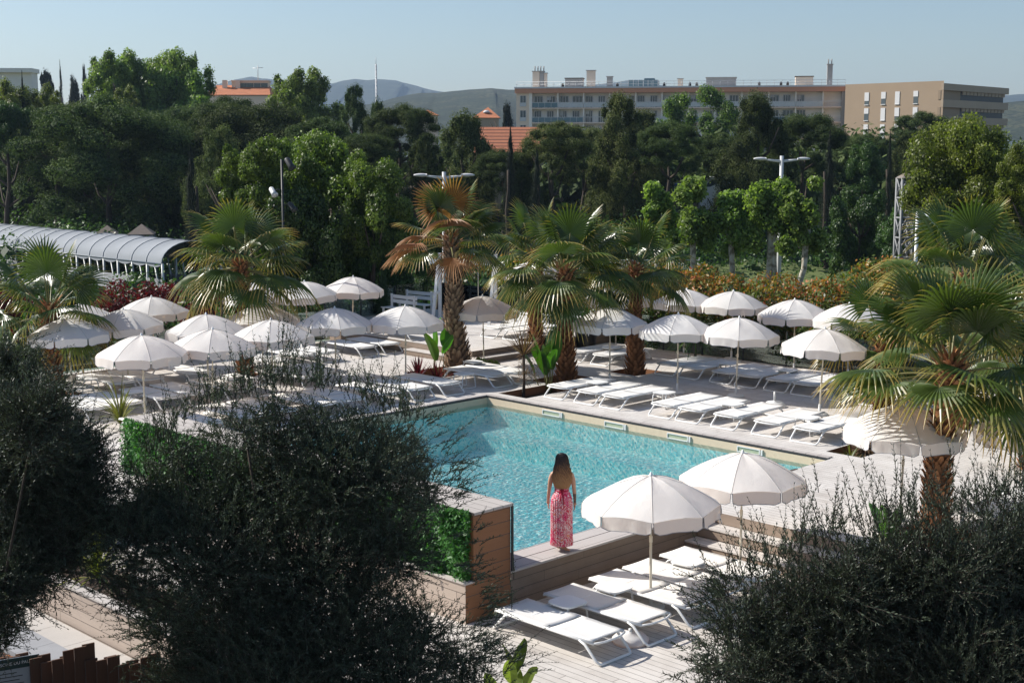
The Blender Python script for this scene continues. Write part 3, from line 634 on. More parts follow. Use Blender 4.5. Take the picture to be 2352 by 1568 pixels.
# ================================================================== BUILDINGS
M['render_w'] = plain('white_render', (.86, .81, .73), .85, var=.07, sc=.6)
M['render_tan'] = plain('tan_render', (.32, .24, .165), .9, var=.08, sc=.35)
M['render_tan2'] = plain('pale_tan_render', (.42, .33, .24), .9, var=.08, sc=.35)
M['render_pink'] = plain('pinkish_render', (.76, .62, .49), .9, var=.08, sc=.5)
M['fascia'] = plain('orange_fascia', (.58, .27, .16), .8, var=.1)
M['conc'] = plain('grey_concrete', (.36, .34, .32), .9, var=.15, sc=.7)
M['win'] = plain('dark_window_glass', (.05, .075, .09), .12, spec=.8)
M['shutter'] = plain('pale_shutter', (.62, .62, .62), .7)
M['panel_blue'] = plain('blue_grey_balcony_panel', (.12, .20, .23), .6, var=.1)
M['panel_glass'] = plain('frosted_balcony_panel', (.52, .54, .55), .5, var=.15, sc=2)
def tiles(name, ca, cb, ax=0, w=.9):
    t = NT(name); v = t.obj(); sp = t.n('SeparateXYZ', i_0=v).outputs; f = t.math('FRACT', t.math('DIVIDE', sp[ax], w))
    c = t.mix(t.noise(3, 4, v), ca, cb); t.col(t.mix(t.math('LESS_THAN', f, .28), c, tuple(x*.35 for x in ca))).p(.9); return t.m
M['tile'] = tiles('orange_roof_tiles', (.30, .10, .05), (.46, .18, .09), 1, .62)
M['tile_fine'] = plain('orange_roof_tiles_far', (.46, .17, .08), .9, var=.35, sc=1.2)
# apartment block: local x along the facade, y into the building, z up
pL = far(1186, 205, 272); pR = far(1942, 194, 262); d = pR-pL; Lb = math.hypot(d[0], d[1]); yaw = math.atan2(d[1], d[0]); ztop = 17.6
t = thing('apartment_block', 'long white apartment block with orange roof edge and balconies', 'building', (pL[0], pL[1], -3), yaw)
H = ztop+3; ft = H-1.15; SH = 2.83
m = MB(); m.box(.0, Lb-.6, 1.6, 13, 0, ft); m.box(0, 2.55, 0, 1.6, 0, ft, 1); m.box(2.55, 3.1, -.05, 1.6, 0, ft, 0); m.box(Lb-.6, Lb, -.2, 13, 0, ft, 2)
bay = 5.05; xs = [3.1+bay*i for i in range(int((Lb-4)/bay)+1)]
for i, x in enumerate(xs[1:]): m.box(x-.12, x+.12, .12, 1.6, 0, ft, 0)
m.build('wall', [M['render_w'], M['render_pink'], M['conc']], t)
m = MB(); m.box(-.25, Lb+.2, -.45, 13.3, ft, ft+.85, 0); m.box(-.35, Lb+.4, -.6, 13.4, ft+.852, H, 1); m.build('roof_edge', [M['fascia'], M['shutter']], t)
for k in range(6):
    zf = ft-SH*(k+1)
    m = MB(); m.box(3.1, Lb-.6, -.15, 1.6, zf-.22, zf, 0); m.build('floor_slab', plain('slab_edge', (.74, .60, .50), .8) if k == 0 else bpy.data.materials['slab_edge'], t)
    m = MB(); m.box(3.1, Lb-.6, -.20, -.12, zf+.95, zf+1.04, 0)
    for i in range(int((Lb-4)/1.25)): m.box(3.1+i*1.25, 3.16+i*1.25, -.18, -.13, zf, zf+.95, 0)
    m.build('balcony_rail', M['shutter'], t)
    for i, x in enumerate(xs[:-1]):
        pan = 'panel_blue' if (i in (0, 1) and k > 0) or (k == 0 and i == 0) or (i >= len(xs)-6 and k == 1) else 'panel_glass'
        if (i+k) % 5 == 3: continue
        m = MB(); m.box(x+.05, x+bay-.05, -.14, -.11, zf+.08, zf+.93); m.build('balcony_panel', M[pan], t)
    for i, x in enumerate(xs[:-1]):
      for hh_ in (0, 1):
        if k > 4 or (hh_ and (k > 3 or i > 9)): continue
        x0 = x+(.3 if not hh_ else 2.75); r_ = random.Random(i*7+k+hh_*99)
        wd = r_.choice([1.3, 1.6, 1.9]); m = MB(); m.box(x0, x0+wd, 1.52, 1.598, zf+.05, zf+2.2, 0)
        for j in range(4): xx = x0+wd*j/3; m.box(xx-.05, xx+.05, 1.47, 1.519, zf+.05, zf+2.25, 1)
        m.box(x0-.05, x0+wd+.05, 1.47, 1.517, zf+2.2, zf+2.3, 1)
        if r_.random() < .45: m.box(x0, x0+wd*.5, 1.49, 1.512, zf+.9+r_.random(), zf+2.2, 1)
        m.build('window', [M['win'], M['shutter']], t)
    m = MB(); m.box(.75, 1.9, -.03, -.003, zf+.25, zf+2.3, 0)
    for j in range(3): m.box(.72+j*.57, .80+j*.57, -.06, -.031, zf+.25, zf+2.3, 1)
    m.box(.7, 1.95, -.1, -.061, zf+.25, zf+1.0, 2); m.build('bay_window', [M['win'], M['shutter'], M['panel_glass']], t)
kx = lambda x: (x-1186)/(1942-1186)*Lb
roofs = [(1219, 1236, 36, 3), (1237, 1246, 36, 3), (1247, 1253, 32, 0), (1297, 1339, 20, 1), (1348, 1368, 37, 0), (1396, 1409, 23, 0), (1562, 1574, 17, 0), (1628, 1697, 19, 0), (1832, 1872, 20, 1), (1903, 1915, 46, 3)]
for i, (x0, x1, hp, st) in enumerate(roofs):
    m = MB(); X0, X1 = kx(x0), kx(x1); h = hp/11.7; m.box(X0, X1, 3, 3+max(1.2, (X1-X0)*.7), H, H+h, 0); m.box(X0-.12, X1+.12, 2.85, 3.15+max(1.2, (X1-X0)*.7), H+h, H+h+.15, 1)
    if st == 3:
        for j in range(2): m.tube([((X0+X1)/2-.3+j*.6, 3.6, H+h), ((X0+X1)/2-.3+j*.6, 3.6, H+h+1.1)], .12, 6, 1)
    m.build('chimney', [M['conc'] if i % 2 else M['render_pink'], M['bark'] if st == 1 else M['conc']], t)
m = MB(); X0, X1 = kx(1447), kx(1516); m.box(X0, X1, 3, 8, H, H+1.35); m.box(X0+3, X0+5, 4, 6, H+1.35, H+1.7)
for j in range(7): xx = X0+(X1-X0)*j/6; m.box(xx-.05, xx+.05, 2.93, 2.995, H, H+1.35, 1)
m.build('roof_plant_room', [M['panel_blue'], M['shutter']], t)
m = MB(); 
for z in (.5, 1.0): m.tube([(0, .2, H+z), (Lb, .2, H+z)], .03, 4)
for i in range(44): x = i*Lb/43; m.tube([(x, .2, H), (x, .2, H+1.0)], .03, 4)
m.build('roof_railing', M['steel'], t)
for x in (1530, 1590, 1606, 1750, 1800, 1815, 1850, 1290, 1300, 1420):
    m = MB(); X = kx(x); m.box(X-.25, X+.25, 4, 4.5, H, H+.55, 0); m.lathe([(.22, 0), (.22, .25), (.02, .35)], 8, 0, (X, 4.25, H+.55)); m.build('vent', M['bark'], t)
# brown building to the right
pA = far(1942, 198, 255); pB = far(2168, 196, 240); pC = far(2318, 203, 262); zt = 17.2; zb = -3
t = thing('brown_building', 'plain tan building with narrow shuttered windows and dark recessed bands', 'building', (pA[0], pA[1], zb), 0)
A2 = np.array([0, 0]); B2 = pB[:2]-pA[:2]; C2 = pC[:2]-pA[:2]; D2 = C2+[-8, 22]; E2 = A2+[0, 26]
Ht = 6.445+(333-198)/FPX*255+3; Hr = 6.445+(333-203)/FPX*255+3
m = MB(); m.prism([tuple(A2), tuple(B2), tuple(E2+np.array([6, -2]))], 0, Ht); m.prism([tuple(B2+np.array([-.01, 2.6])), tuple(C2+np.array([-.4, 3.5])), tuple(D2), tuple(E2+np.array([6, -2]))], 0, Hr-.3)
m.build('wall', M['render_tan'], t)
ux = (B2-A2)/np.linalg.norm(B2-A2); nx = np.array([ux[1], -ux[0]])
kp = FPX/255
for x in (1994.6, 2033.8, 2066, 2107.4):
    for j, yy in enumerate((230.7, 265.5, 301, 330)):
        s = (x-1942)/(2168-1942)*np.linalg.norm(B2-A2); z = 6.445+(333-yy)/kp+3; w_, h_ = .46, 1.08
        P0 = A2+ux*(s-w_); P1 = A2+ux*(s+w_)
        def fb(m, z0, z1, o0, o1, mi, P0=P0, P1=P1): q0, q1 = P0+nx*o0, P1+nx*o0; r0, r1 = P0+nx*o1, P1+nx*o1; m.prism([tuple(q0), tuple(q1), tuple(r1), tuple(r0)][::-1], z0, z1, mi)
        m = MB(); fb(m, z-h_, z+h_, .002, .03, 0); k = [.1, .0, .55, .45, .3][(int(x)+j*3) % 5]; fb(m, z-h_+2*h_*k, z+h_, .032, .09, 1); fb(m, z-h_-.12, z-h_, .002, .16, 1); m.build('window', [M['win'], M['shutter']], t)
uy = (C2-B2)/np.linalg.norm(C2-B2); ny = np.array([uy[1], -uy[0]]); Lr = np.linalg.norm(C2-B2)
zz = Hr
for k in range(5):       # pale parapet bands with dark recessed glazing between them
    P = [tuple(B2), tuple(C2), tuple(C2-ny*2.6), tuple(B2-ny*.4)]; th_ = 1.15 if k == 0 else 1.3
    m = MB(); m.prism(P, zz-th_, zz); m.build('parapet_band', M['render_tan2'], t); zz -= th_
    m = MB(); a_ = B2+uy*Lr*.30-ny*.7; b_ = B2+uy*Lr*.97-ny*.7; m.prism([tuple(a_), tuple(b_), tuple(b_-ny*.5), tuple(a_-ny*.5)], zz-1.6, zz, 0)
    for j in range(12): q = a_+(b_-a_)*(j+.5)/12; m.prism([tuple(q+uy*-.35), tuple(q+uy*.35+ny*.02), tuple(q+uy*.35+ny*.5), tuple(q+uy*-.35+ny*.25)][::-1], zz-.6, zz-.002, 1)
    m.build('window_band', [M['dark'], M['render_tan2']], t)
    m = MB(); m.prism([tuple(B2-ny*.5), tuple(a_-ny*.01), tuple(a_-ny*.6), tuple(B2-ny*1.0)], zz-1.6, zz); m.build('recess_wall', M['render_tan'], t); zz -= 1.6
# small house roofs on the skyline and the pale block at far left
t = thing('skyline_house', 'large house with orange tiled roof and pink dormers on the left skyline', 'house', far(545, 215, 210)*[1, 1, 0], .02)
k = 210/FPX; z0 = 6.445+(333-221)*k; wv = 150*k
m = MB(); m.box(-wv/2+.4, wv/2-.4, .3, 11, 0, z0-.1); m.build('wall', M['render_pink'], t)
m = MB(); m.add([(-wv/2, 0, z0), (wv/2, 0, z0), (wv/2-1, 5, z0+1.65), (-wv/2+1, 5, z0+1.65), (-wv/2, 11, z0), (wv/2, 11, z0)], [(0, 1, 2, 3), (3, 2, 5, 4), (0, 3, 4), (1, 5, 2)]); m.build('roof', M['tile_fine'], t)
m = MB(); m.box(-.3*wv/2, .82*wv/2, 3.9, 6.0, z0+.9, z0+2.15, 0); m.box(-.32*wv/2, .84*wv/2, 3.7, 6.2, z0+2.15, z0+2.35, 0)
for x in (.05, .22, .4, .58): m.box(x*wv/2*1.2-.5, x*wv/2*1.2+.5, 3.86, 3.899, z0+1.3, z0+1.9, 1)
m.build('dormer', [M['render_pink'], M['win']], t)
for x in (-.5, -.1): m = MB(); m.box(x*wv/2-.35, x*wv/2+.35, 3.4, 4.1, z0+.6, z0+2.35); m.build('chimney', M['render_pink'], t)
m = MB(); m.tube([(wv*.24, 4.8, z0+2.3), (wv*.24, 4.8, z0+4.6)], .06, 5); m.tube([(wv*.24-.8, 4.8, z0+4.2), (wv*.24+.8, 4.8, z0+4.3)], .04, 5); m.build('antenna', M['steel'], t)
t = thing('hipped_house', 'small house with bright orange hipped roof beside the dark conifer', 'house', far(1117, 285, 200)*[1, 1, 0], 0)
k = 200/FPX; z0 = 6.445+(333-272)*k; wv = 64*k
m = MB(); m.box(-wv/2+.3, wv/2-.3, .3, 7, -3, z0-.05); m.build('wall', M['render_tan2'], t)
m = MB(); m.add([(-wv/2, 0, z0), (wv/2, 0, z0), (wv/2, 7, z0), (-wv/2, 7, z0), (0.2, 3.5, z0+1.6)], [(0, 1, 4), (1, 2, 4), (2, 3, 4), (3, 0, 4)]); m.build('roof', M['tile_fine'], t)
m = MB(); m.lathe([(.5, 0), (.45, .2), (.2, .35)], 10, 0, (0, 1.6, z0+.75)); m.build('roof_vent', M['shutter'], t)
t = thing('ridge_house', 'sliver of another orange roof left of the hipped house', 'house', far(985, 262, 230)*[1, 1, 0], 0)
z0 = 6.445+(333-266)*230/FPX; m = MB(); m.box(-2, 1.2, .3, 5, -3, z0); m.build('wall', M['render_pink'], t)
m = MB(); m.add([(-2.3, 0, z0), (1.6, 0, z0), (-.3, 2.5, z0+.9), (1.6, 5, z0), (-2.3, 5, z0)], [(0, 1, 2), (1, 3, 2), (3, 4, 2), (4, 0, 2)]); m.build('roof', M['tile_fine'], t)
t = thing('tiled_roof_building', 'low building with rows of orange tiles behind the tall cypress', 'building', far(1175, 380, 124)*[1, 1, 0], 0)
k = 124/FPX; z1 = 6.445+(333-291)*k; z0 = 6.445+(333-352)*k
m = MB(); m.box(-3.1, 2.9, .2, 9, -3, z0-.05); m.build('wall', M['render_tan2'], t)
m = MB(); m.add([(-3.4, 0, z0), (3.2, 0, z0), (3.2, 5, z1), (-3.4, 5, z1), (-3.4, 10, z0), (3.2, 10, z0)], [(0, 1, 2, 3), (3, 2, 5, 4), (0, 3, 4), (1, 5, 2)]); m.build('roof', M['tile'], t)
t = thing('pale_block', 'pale flat roofed block with balconies cut by the left edge', 'building', far(0, 260, 165)*[1, 1, 0], .06)
k = 165/FPX; z1 = 6.445+(333-162)*k
m = MB(); m.box(-8, 3.9, 0, 2.5, -3, z1-.5, 0); m.box(-8.2, 4.1, -.6, 2.7, z1-.5, z1, 0); m.box(-8, -.4, -.9, 0, z1-3.4, z1-2.5, 0); m.box(-1.2, -.9, -.85, 0, -3, z1-.5, 0); m.build('wall', M['render_w'], t)
m = MB(); m.box(-4.6, -1.4, -.05, -.003, z1-2.5, z1-.8, 0); m.box(-3.1, -2.95, -.08, -.051, z1-2.5, z1-.8, 1); m.build('window', [M['win'], M['shutter']], t)
m = MB(); m.box(-4.6, -1.4, -.05, -.003, z1-5.4, z1-3.7, 0); m.build('window', M['win'], t)
# radio mast
t = thing('radio_mast', 'thin lattice radio mast on the skyline', 'mast', far(865, 250, 420)*[1, 1, 0], 0)
z1 = 6.445+(333-138)*420/FPX; m = MB()
for sx, sy in ((-.35, 0), (.35, 0), (0, .6)): m.tube([(sx, sy, -3), (sx*.4, sy*.4, z1-2)], .09, 4)
for i in range(26): z = i*(z1-2)/26; f_ = 1-.6*i/26; s = 1 if i % 2 else -1; m.tube([(-.35*f_*s, 0, z), (.35*f_*s, 0, z+(z1-2)/26)], .05, 4)
m.build('lattice', M['steel'], t); m = MB(); m.tube([(0, .1, z1-2), (0, .1, z1)], .08, 5); m.build('antenna', M['steel'], t)
# low wall of the building behind the pines, fence, van, car, booth
t = thing('low_tan_building', 'long low tan building in shade behind the pine trunks', 'building', (10, 128, -3), 0)
m = MB(); m.box(-36, 26, 0, 8, 0, 5.2); m.box(-36.4, 26.4, -.5, 8.4, 5.2, 5.5); m.build('wall', M['render_tan2'], t)
for i in range(14): m = MB(); x = -33+i*4.2; m.box(x, x+1.4, -.04, -.003, 1.4, 3.4, 0); m.box(x-.1, x+1.5, -.08, -.041, 1.3, 1.4, 1); m.build('window', [M['win'], M['shutter']], t)
t = thing('railing_fence', 'white railing fence on a low wall behind the palms', 'fence', (3.5, 90, -3.0), 0)
m = MB(); m.box(0, 9, -.1, .1, 0, .9); m.build('wall', M['render_tan2'], t)
for i in range(5): m = MB(); m.box(i*2.2, i*2.2+.12, -.06, .06, .9, 2.1); m.build('post', M['shutter'], t)
m = MB(); m.tube([(0, 0, 1.95), (9, 0, 1.95)], .03, 6); m.tube([(0, 0, 1.4), (9, 0, 1.4)], .03, 6)
for i in range(60): m.tube([(i*.15, 0, .95), (i*.15, 0, 1.95)], .012, 4)
m.build('rails', M['shutter'], t)
def car(name, label, cat, loc, rz, colr, van=False):
    t = thing(name, label, cat, loc, rz); L, Wd = (4.9, 1.9) if van else (4.2, 1.75)
    pf = [(-L/2, .35), (-L/2, 1.0), (-L/2+.35, 1.15 if not van else 1.9), (-L*.28, 1.42 if not van else 2.05), (L*.12, 1.42 if not van else 2.05), (L*.28, .98 if not van else 1.25), (L/2-.1, .85 if not van else 1.1), (L/2, .6), (L/2, .35)]
    V = [(x, y*(1 if z < 1.1 else .86), z) for y in (-Wd/2, Wd/2) for x, z in pf]; n = len(pf)
    m = MB(); m.add(V, [tuple(range(n)), tuple(range(n, 2*n))[::-1]]+[(i, n+i, n+(i+1) % n, (i+1) % n) for i in range(n)]); m.build('body', colr, t)
    for s in (-1, 1):
        m = MB(); y = s*(Wd/2*.93+.008); z0, z1 = (1.0, 1.32) if not van else (1.25, 1.85)
        m.add([(-L*.30, y, z0), (L*.22, y, z0), (L*.10, y*.935, z1), (-L*.26, y*.935, z1)], [(0, 1, 2, 3)]); m.build('window', M['win'], t)
        for x in (-L*.31, L*.31):
            q = MB(); a = np.linspace(0, 2*pi, 17)[:-1]; y0, y1 = s*(Wd/2-.2), s*(Wd/2+.01)
            q.add([(x+.33*cos(v), yy, .33+.33*sin(v)) for yy in (y0, y1) for v in a], [(i, (i+1) % 16, 16+(i+1) % 16, 16+i) for i in range(16)]+[tuple(range(16)), tuple(range(16, 32))]); wh = q.build('wheel', M['black'], t)
    for s in (-1, 1): m = MB(); m.box(L/2-.02, L/2+.02, s*Wd*.36-.17, s*Wd*.36+.17, .62, .78); m.build('headlight', M['shutter'], t)
p = far(1541, 446, 118); car('parked_car', 'dark blue car parked behind the pollarded planes', 'car', (p[0], p[1], p[2]-.5), pi*.98, plain('blue_car_paint', (.01, .05, .22), .25, spec=.7))
p = far(1645, 430, 112); car('parked_van', 'white van parked under the trees left of the lamp post', 'van', (p[0], p[1], p[2]-1.2), pi, M['white_dull'], True)
m = MB(); m.box(-1, 12, -4, 7, -5, 0); o = m.build('car_park', M['ground'], None, (11, 112, .75)); struct(o)
p = far(1622, 412, 122); t = thing('white_booth', 'small white booth beside the parked van', 'booth', (p[0], p[1], .8), 0)
m = MB(); m.box(-.6, .6, -.5, .5, 0, 2.5); m.build('wall', M['white_dull'], t); m = MB(); m.box(-.7, .7, -.6, .6, 2.5, 2.65); m.build('roof', M['grey'], t); m = MB(); m.box(-.3, .3, -.53, -.503, 1.1, 1.9); m.build('window', M['win'], t)
# ------------------------------------------------------------------ covered walkway
P0 = np.array([-19.4, 83.0, 0]); P1 = np.array([-46.5, 109.7, 0]); dv = P1-P0; Lw = np.linalg.norm(dv); yw = math.atan2(dv[1], dv[0])
t = thing('covered_walkway', 'long white covered walkway with ribbed canvas barrel roof', 'walkway', (P0[0], P0[1], -3.0), yw, None)
M['tarp'] = plain('grey_white_tarpaulin', (.29, .31, .335), .95, var=.08, sc=1.2)
nb = 22; bw = Lw/nb; V = []; ns = 9; HE, RW, RH = 2.45, 2.1, 1.25
m = MB(); a = np.linspace(0, pi, 15)
for i in range(nb):
    for j in range(ns):
        u = j/(ns-1); sag = .10*sin(pi*u); V += [(i*bw+u*bw, RW*cos(x)*(1), HE+(RH-sag)*sin(x)) for x in a]
n = nb*ns; m.add(V, [(i*15+j, i*15+j+1, (i+1)*15+j+1, (i+1)*15+j) for i in range(n-1) for j in range(14)], 0, True); m.build('canopy', M['tarp'], t)
for s in (1, -1):
    m = MB(); V = []; F = []
    for i in range(nb*8+1):
        u = (i % 8)/8; V += [(i*bw/8, s*(RW+.01), HE+.02), (i*bw/8, s*(RW+.03), HE-.12-.14*abs(sin(pi*u)))]
    F = [(2*i, 2*i+1, 2*i+3, 2*i+2) for i in range(nb*8)]; m.add(V, F); m.build('scalloped_edge', M['tarp'], t)
for i in range(nb+1):
    m = MB(); m.tube([(i*bw, (RW+.015)*cos(x), HE+(RH+.005)*sin(x)) for x in a], .028, 5); m.build('rib', M['tarp'], t)
    for s in (1, -1):
        m = MB(); m.tube([(i*bw, s*(RW-.05), -.9), (i*bw, s*(RW-.05), HE)], .085, 7); m.build('column', M['grey'], t)
for i in range(nb):
    for s in (1, -1):
        m = MB(); m.tube([(i*bw+.1, s*RW*.98, -.8), (i*bw+bw*.55, s*(RW-.1), HE-.1)], .055, 5); m.build('brace', M['grey'], t)
m = MB(); m.box(0, Lw, -RW+.1, RW-.1, -1.0, -.88); m.box(0, Lw, RW-.02, RW+.02, -.88, 1.5); m.box(0, Lw, -RW-.02, -RW+.02, -.88, 1.2)
m.build('deck_and_side_panels', plain('white_mesh_panel', (.36, .365, .38), .7, var=.12, sc=1.0), t)
m = MB()
for s in (1, -1):
    for z in (1.0, .2, HE-.02): m.tube([(0, s*(RW+.04), z), (Lw, s*(RW+.04), z)], .035, 5)
m.build('handrail', M['white_dull'], t)
# truss pylons with pyramid caps
M['pylon'] = plain('dull_pylon_steel', (.24, .245, .25), .7, .2)
def pylon(x, ytop, Y, wpx, label, levels, zb=-3):
    top = far(x, ytop, Y); w_ = wpx*Y/FPX/2; t = thing('truss_pylon', label, 'pylon', (top[0], top[1], zb), .15, 'steel truss pylons'); H = top[2]-zb-.9*w_
    m = MB()
    for sx in (-1, 1):
        for sy in (-1, 1): m.tube([(sx*w_, sy*w_, 0), (sx*w_, sy*w_, H)], .07, 5)
    m.build('posts', M['pylon'], t); m = MB(); hh = H/levels
    for k in range(levels):
        for (ax, ay), (bx_, by_) in (((-1, -1), (1, -1)), ((1, -1), (1, 1)), ((-1, 1), (1, 1)), ((-1, -1), (-1, 1))):
            z = k*hh; m.tube([(ax*w_, ay*w_, z+hh), (bx_*w_, by_*w_, z+hh)], .05, 4); m.tube([(ax*w_, ay*w_, z), (bx_*w_, by_*w_, z+hh)], .04, 4); m.tube([(ax*w_, ay*w_, z+hh), (bx_*w_, by_*w_, z)], .04, 4)
    m.build('bracing', M['pylon'], t)
    m = MB(); e = w_*1.18; m.add([(-e, -e, H), (e, -e, H), (e, e, H), (-e, e, H), (0, 0, H+.9*w_)], [(0, 1, 4), (1, 2, 4), (2, 3, 4), (3, 0, 4), (3, 2, 1, 0)]); m.build('cap', plain('rusty_cap', (.20, .16, .13), .8, var=.3) if 'rusty_cap' not in bpy.data.materials else bpy.data.materials['rusty_cap'], t)
pylon(246, 517, 92, 50, 'truss pylon with pyramid cap behind the walkway, left of two', 3)
pylon(325, 514, 90, 50, 'truss pylon with pyramid cap behind the walkway, right of two', 3)
pylon(2082, 395, 68, 30, 'tall pale truss tower left of the yellow green tree', 8)
pylon(2112, 402, 71, 26, 'second truss tower half hidden by the yellow green tree', 8)
# ------------------------------------------------------------------ street lamps, spotlight pole
def lamp(x, ytop, wpx, Y, label):
    top = far(x, ytop, Y); w_ = wpx*Y/FPX/2; zb = -3; H = top[2]-zb
    t = thing('street_lamp', label, 'street lamp', (top[0], top[1], zb), .05, 'double headed street lamps')
    m = MB(); m.tube([(0, 0, 0), (0, 0, H)], [.12, .085], 10); m.build('pole', M['grey'], t)
    for s in (-1, 1):
        m = MB(); m.tube([(0, 0, H-.24), (s*w_*.45, 0, H-.19), (s*(w_-.42), 0, H-.16)], [.075, .05, .035], 6); m.build('arm', M['white_dull'], t)
        m = MB(); n = 12; V = []
        for i in range(7):
            u = i/6; x_ = s*(w_-.50+.55*u); r = .13*sin(pi*min(1, .18+u*.75))**.6
            V += [(x_, r*cos(q), H-.13+r*.55*sin(q)) for q in np.linspace(0, 2*pi, n, endpoint=False)]
        m.add(V, [(i*n+j, i*n+(j+1) % n, (i+1)*n+(j+1) % n, (i+1)*n+j) for i in range(6) for j in range(n)]+[tuple(range(n)), tuple(range(6*n, 7*n))], 0, True); m.build('lamp_head', M['shutter'], t)
lamp(1020, 395, 133, 57, 'white double headed street lamp rising behind the centre palm')
lamp(1796, 358, 124, 61, 'white double headed street lamp above the pollarded planes')
p = far(2108, 487, 44); t = thing('floodlight_post', 'short white post with small round floodlight behind the right palms', 'lamp', (p[0], p[1], -.6), 0)
m = MB(); m.tube([(0, 0, 0), (0, 0, p[2]+.6)], .06, 8); m.build('pole', M['white'], t); m = MB(); m.lathe([(.16, -.1), (.2, 0), (.1, .08), (.04, .1)], 12, 0, (.3, -.1, p[2]+.45)); m.tube([(0, 0, p[2]+.5), (.3, -.1, p[2]+.55)], .03, 6); m.build('lamp_head', M['white'], t)
p = far(647, 366, 46); t = thing('spotlight_pole', 'tall black pole with clamped spotlights in front of the locust', 'light pole', (p[0], p[1], -.6), 0); H = p[2]+.6
m = MB(); m.tube([(0, 0, 0), (0, 0, H)], .04, 10); m.build('pole', M['dark'], t)
for i, (dx, dz, rx, s) in enumerate(((.25, -.12, .5, 1.2), (-.32, -1.05, 1.4, 1.0), (.30, -1.55, .9, 1.0))):
    m = MB(); dvec = np.array([.6*(1 if dx > 0 else .4), -.3, -cos(rx)*.8-.2]); dvec /= np.linalg.norm(dvec); c = np.array([dx, -.05, H+dz])
    m.tube([c-dvec*.16*s, c-dvec*.12*s, c+dvec*.10*s, c+dvec*.2*s], np.array([.05, .085, .09, .12])*s, 12); m.build('spotlight', M['grey'] if i == 1 else M['dark'], t)
    m = MB(); m.tube([(0, 0, H+dz+.05), (dx*.5, 0, H+dz+.05), c], .022, 6); m.build('bracket', M['dark'], t)
# ================================================================== PALMS
def frond(g, base, az, el, pet, Lf, droop, dryness, nseg=32, spread=112, fold=.55, cup=.15):
    """one fan leaf: returns quad array and tint array, plus petiole path"""
    t0 = np.array([cos(az)*cos(el), sin(az)*cos(el), sin(el)]); pts = [base]; d = t0.copy(); n = 6
    for i in range(n):
        pts.append(pts[-1]+d*pet/n); d = d+np.array([0, 0, -droop*.16]); d /= np.linalg.norm(d)
    H = pts[-1]; T_ = d; side = np.cross(T_, [0, 0, 1.]); side /= np.linalg.norm(side)+1e-9; up = np.cross(side, T_)
    tw = g.normal(0, .25); side, up = side*cos(tw)+up*sin(tw), up*cos(tw)-side*sin(tw)
    T_ = T_-up*cup*0; us = np.array([.02, .28, .50, .70, .86, 1.0]); th = np.radians(np.linspace(-spread, spread, nseg)); dth = th[1]-th[0]
    Q = []; Tn = []
    for k, a in enumerate(th):
        L = Lf*(1-.22*(abs(a)/math.radians(spread))**2)*g.uniform(.93, 1.06); dd = T_*cos(a)+side*sin(a)
        ext = (g.uniform(.5, 1.4)*droop+.15*abs(a)); rows = []
        for u in us:
            c = H+dd*L*u-up*(cup*L*u*(1-cos(a*.8))*.9)+up*.05*L*sin(pi*u)
            c = c+np.array([0, 0, -1.])*L*(max(0, u-.45)**2)*(1.25*ext)+np.array([0, 0, -1.])*L*.22*droop*u*u
            perp = side*cos(a)-T_*sin(a); wd = L*u*math.tan(dth/2)*1.02 if u <= .5 else L*.5*math.tan(dth/2)*max(.03, (1-u)/.5)**.75
            rows.append((c-perp*wd, c+up*wd*fold*2.2+0, c+perp*wd))
        tt = np.clip(us*.62+dryness*.45+g.normal(0, .05)+.10*(us > .8), 0, 1)
        for i in range(len(us)-1):
            for s in (0, 1):
                Q.append([rows[i][s], rows[i][s+1], rows[i+1][s+1], rows[i+1][s]]); Tn.append([tt[i], tt[i], tt[i+1], tt[i+1]])
    return np.array(Q), np.array(Tn), pts
def palm_trunk(H, r0, r1, g, rows_=None, lean=(0, 0), flare=1.0, size=1.0):
    m = MB(); zs = np.linspace(0, H, 14); cen = lambda z: np.array([lean[0]*z/H+.03*sin(z*3), lean[1]*z/H, z])
    rad = lambda z: r1+(r0-r1)*max(0, 1-z/(H*.75))**1.3
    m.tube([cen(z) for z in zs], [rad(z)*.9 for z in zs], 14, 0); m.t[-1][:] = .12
    dz = .085*size; i = 0; z = .02
    while z < H:
        nn = 9
        for k in range(nn):
            a = 2*pi*(k+.5*(i % 2))/nn+g.normal(0, .09); r = rad(z); c = cen(z); rd = np.array([cos(a), sin(a), 0]); tg = np.array([-sin(a), cos(a), 0]); s = .095*size*g.uniform(.75, 1.25)*(r/.2)**.5; out = .035*g.uniform(.5, 2.0)
            b = c+rd*(r*.86); tip = c+rd*(r+out+.02)+np.array([0, 0, s*1.15+g.normal(0, .015)])
            V = [b-tg*s*.62, b-np.array([0, 0, s*.4])+rd*.012, b+tg*s*.62, tip+tg*s*.22, tip-tg*s*.22, c+rd*(r+out*.6)+np.array([0, 0, s*.3])]
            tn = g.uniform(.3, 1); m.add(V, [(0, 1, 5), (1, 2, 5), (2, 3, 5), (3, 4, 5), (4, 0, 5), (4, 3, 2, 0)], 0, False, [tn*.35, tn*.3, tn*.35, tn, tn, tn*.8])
        z += dz; i += 1
    return m, cen(H), rad(H)
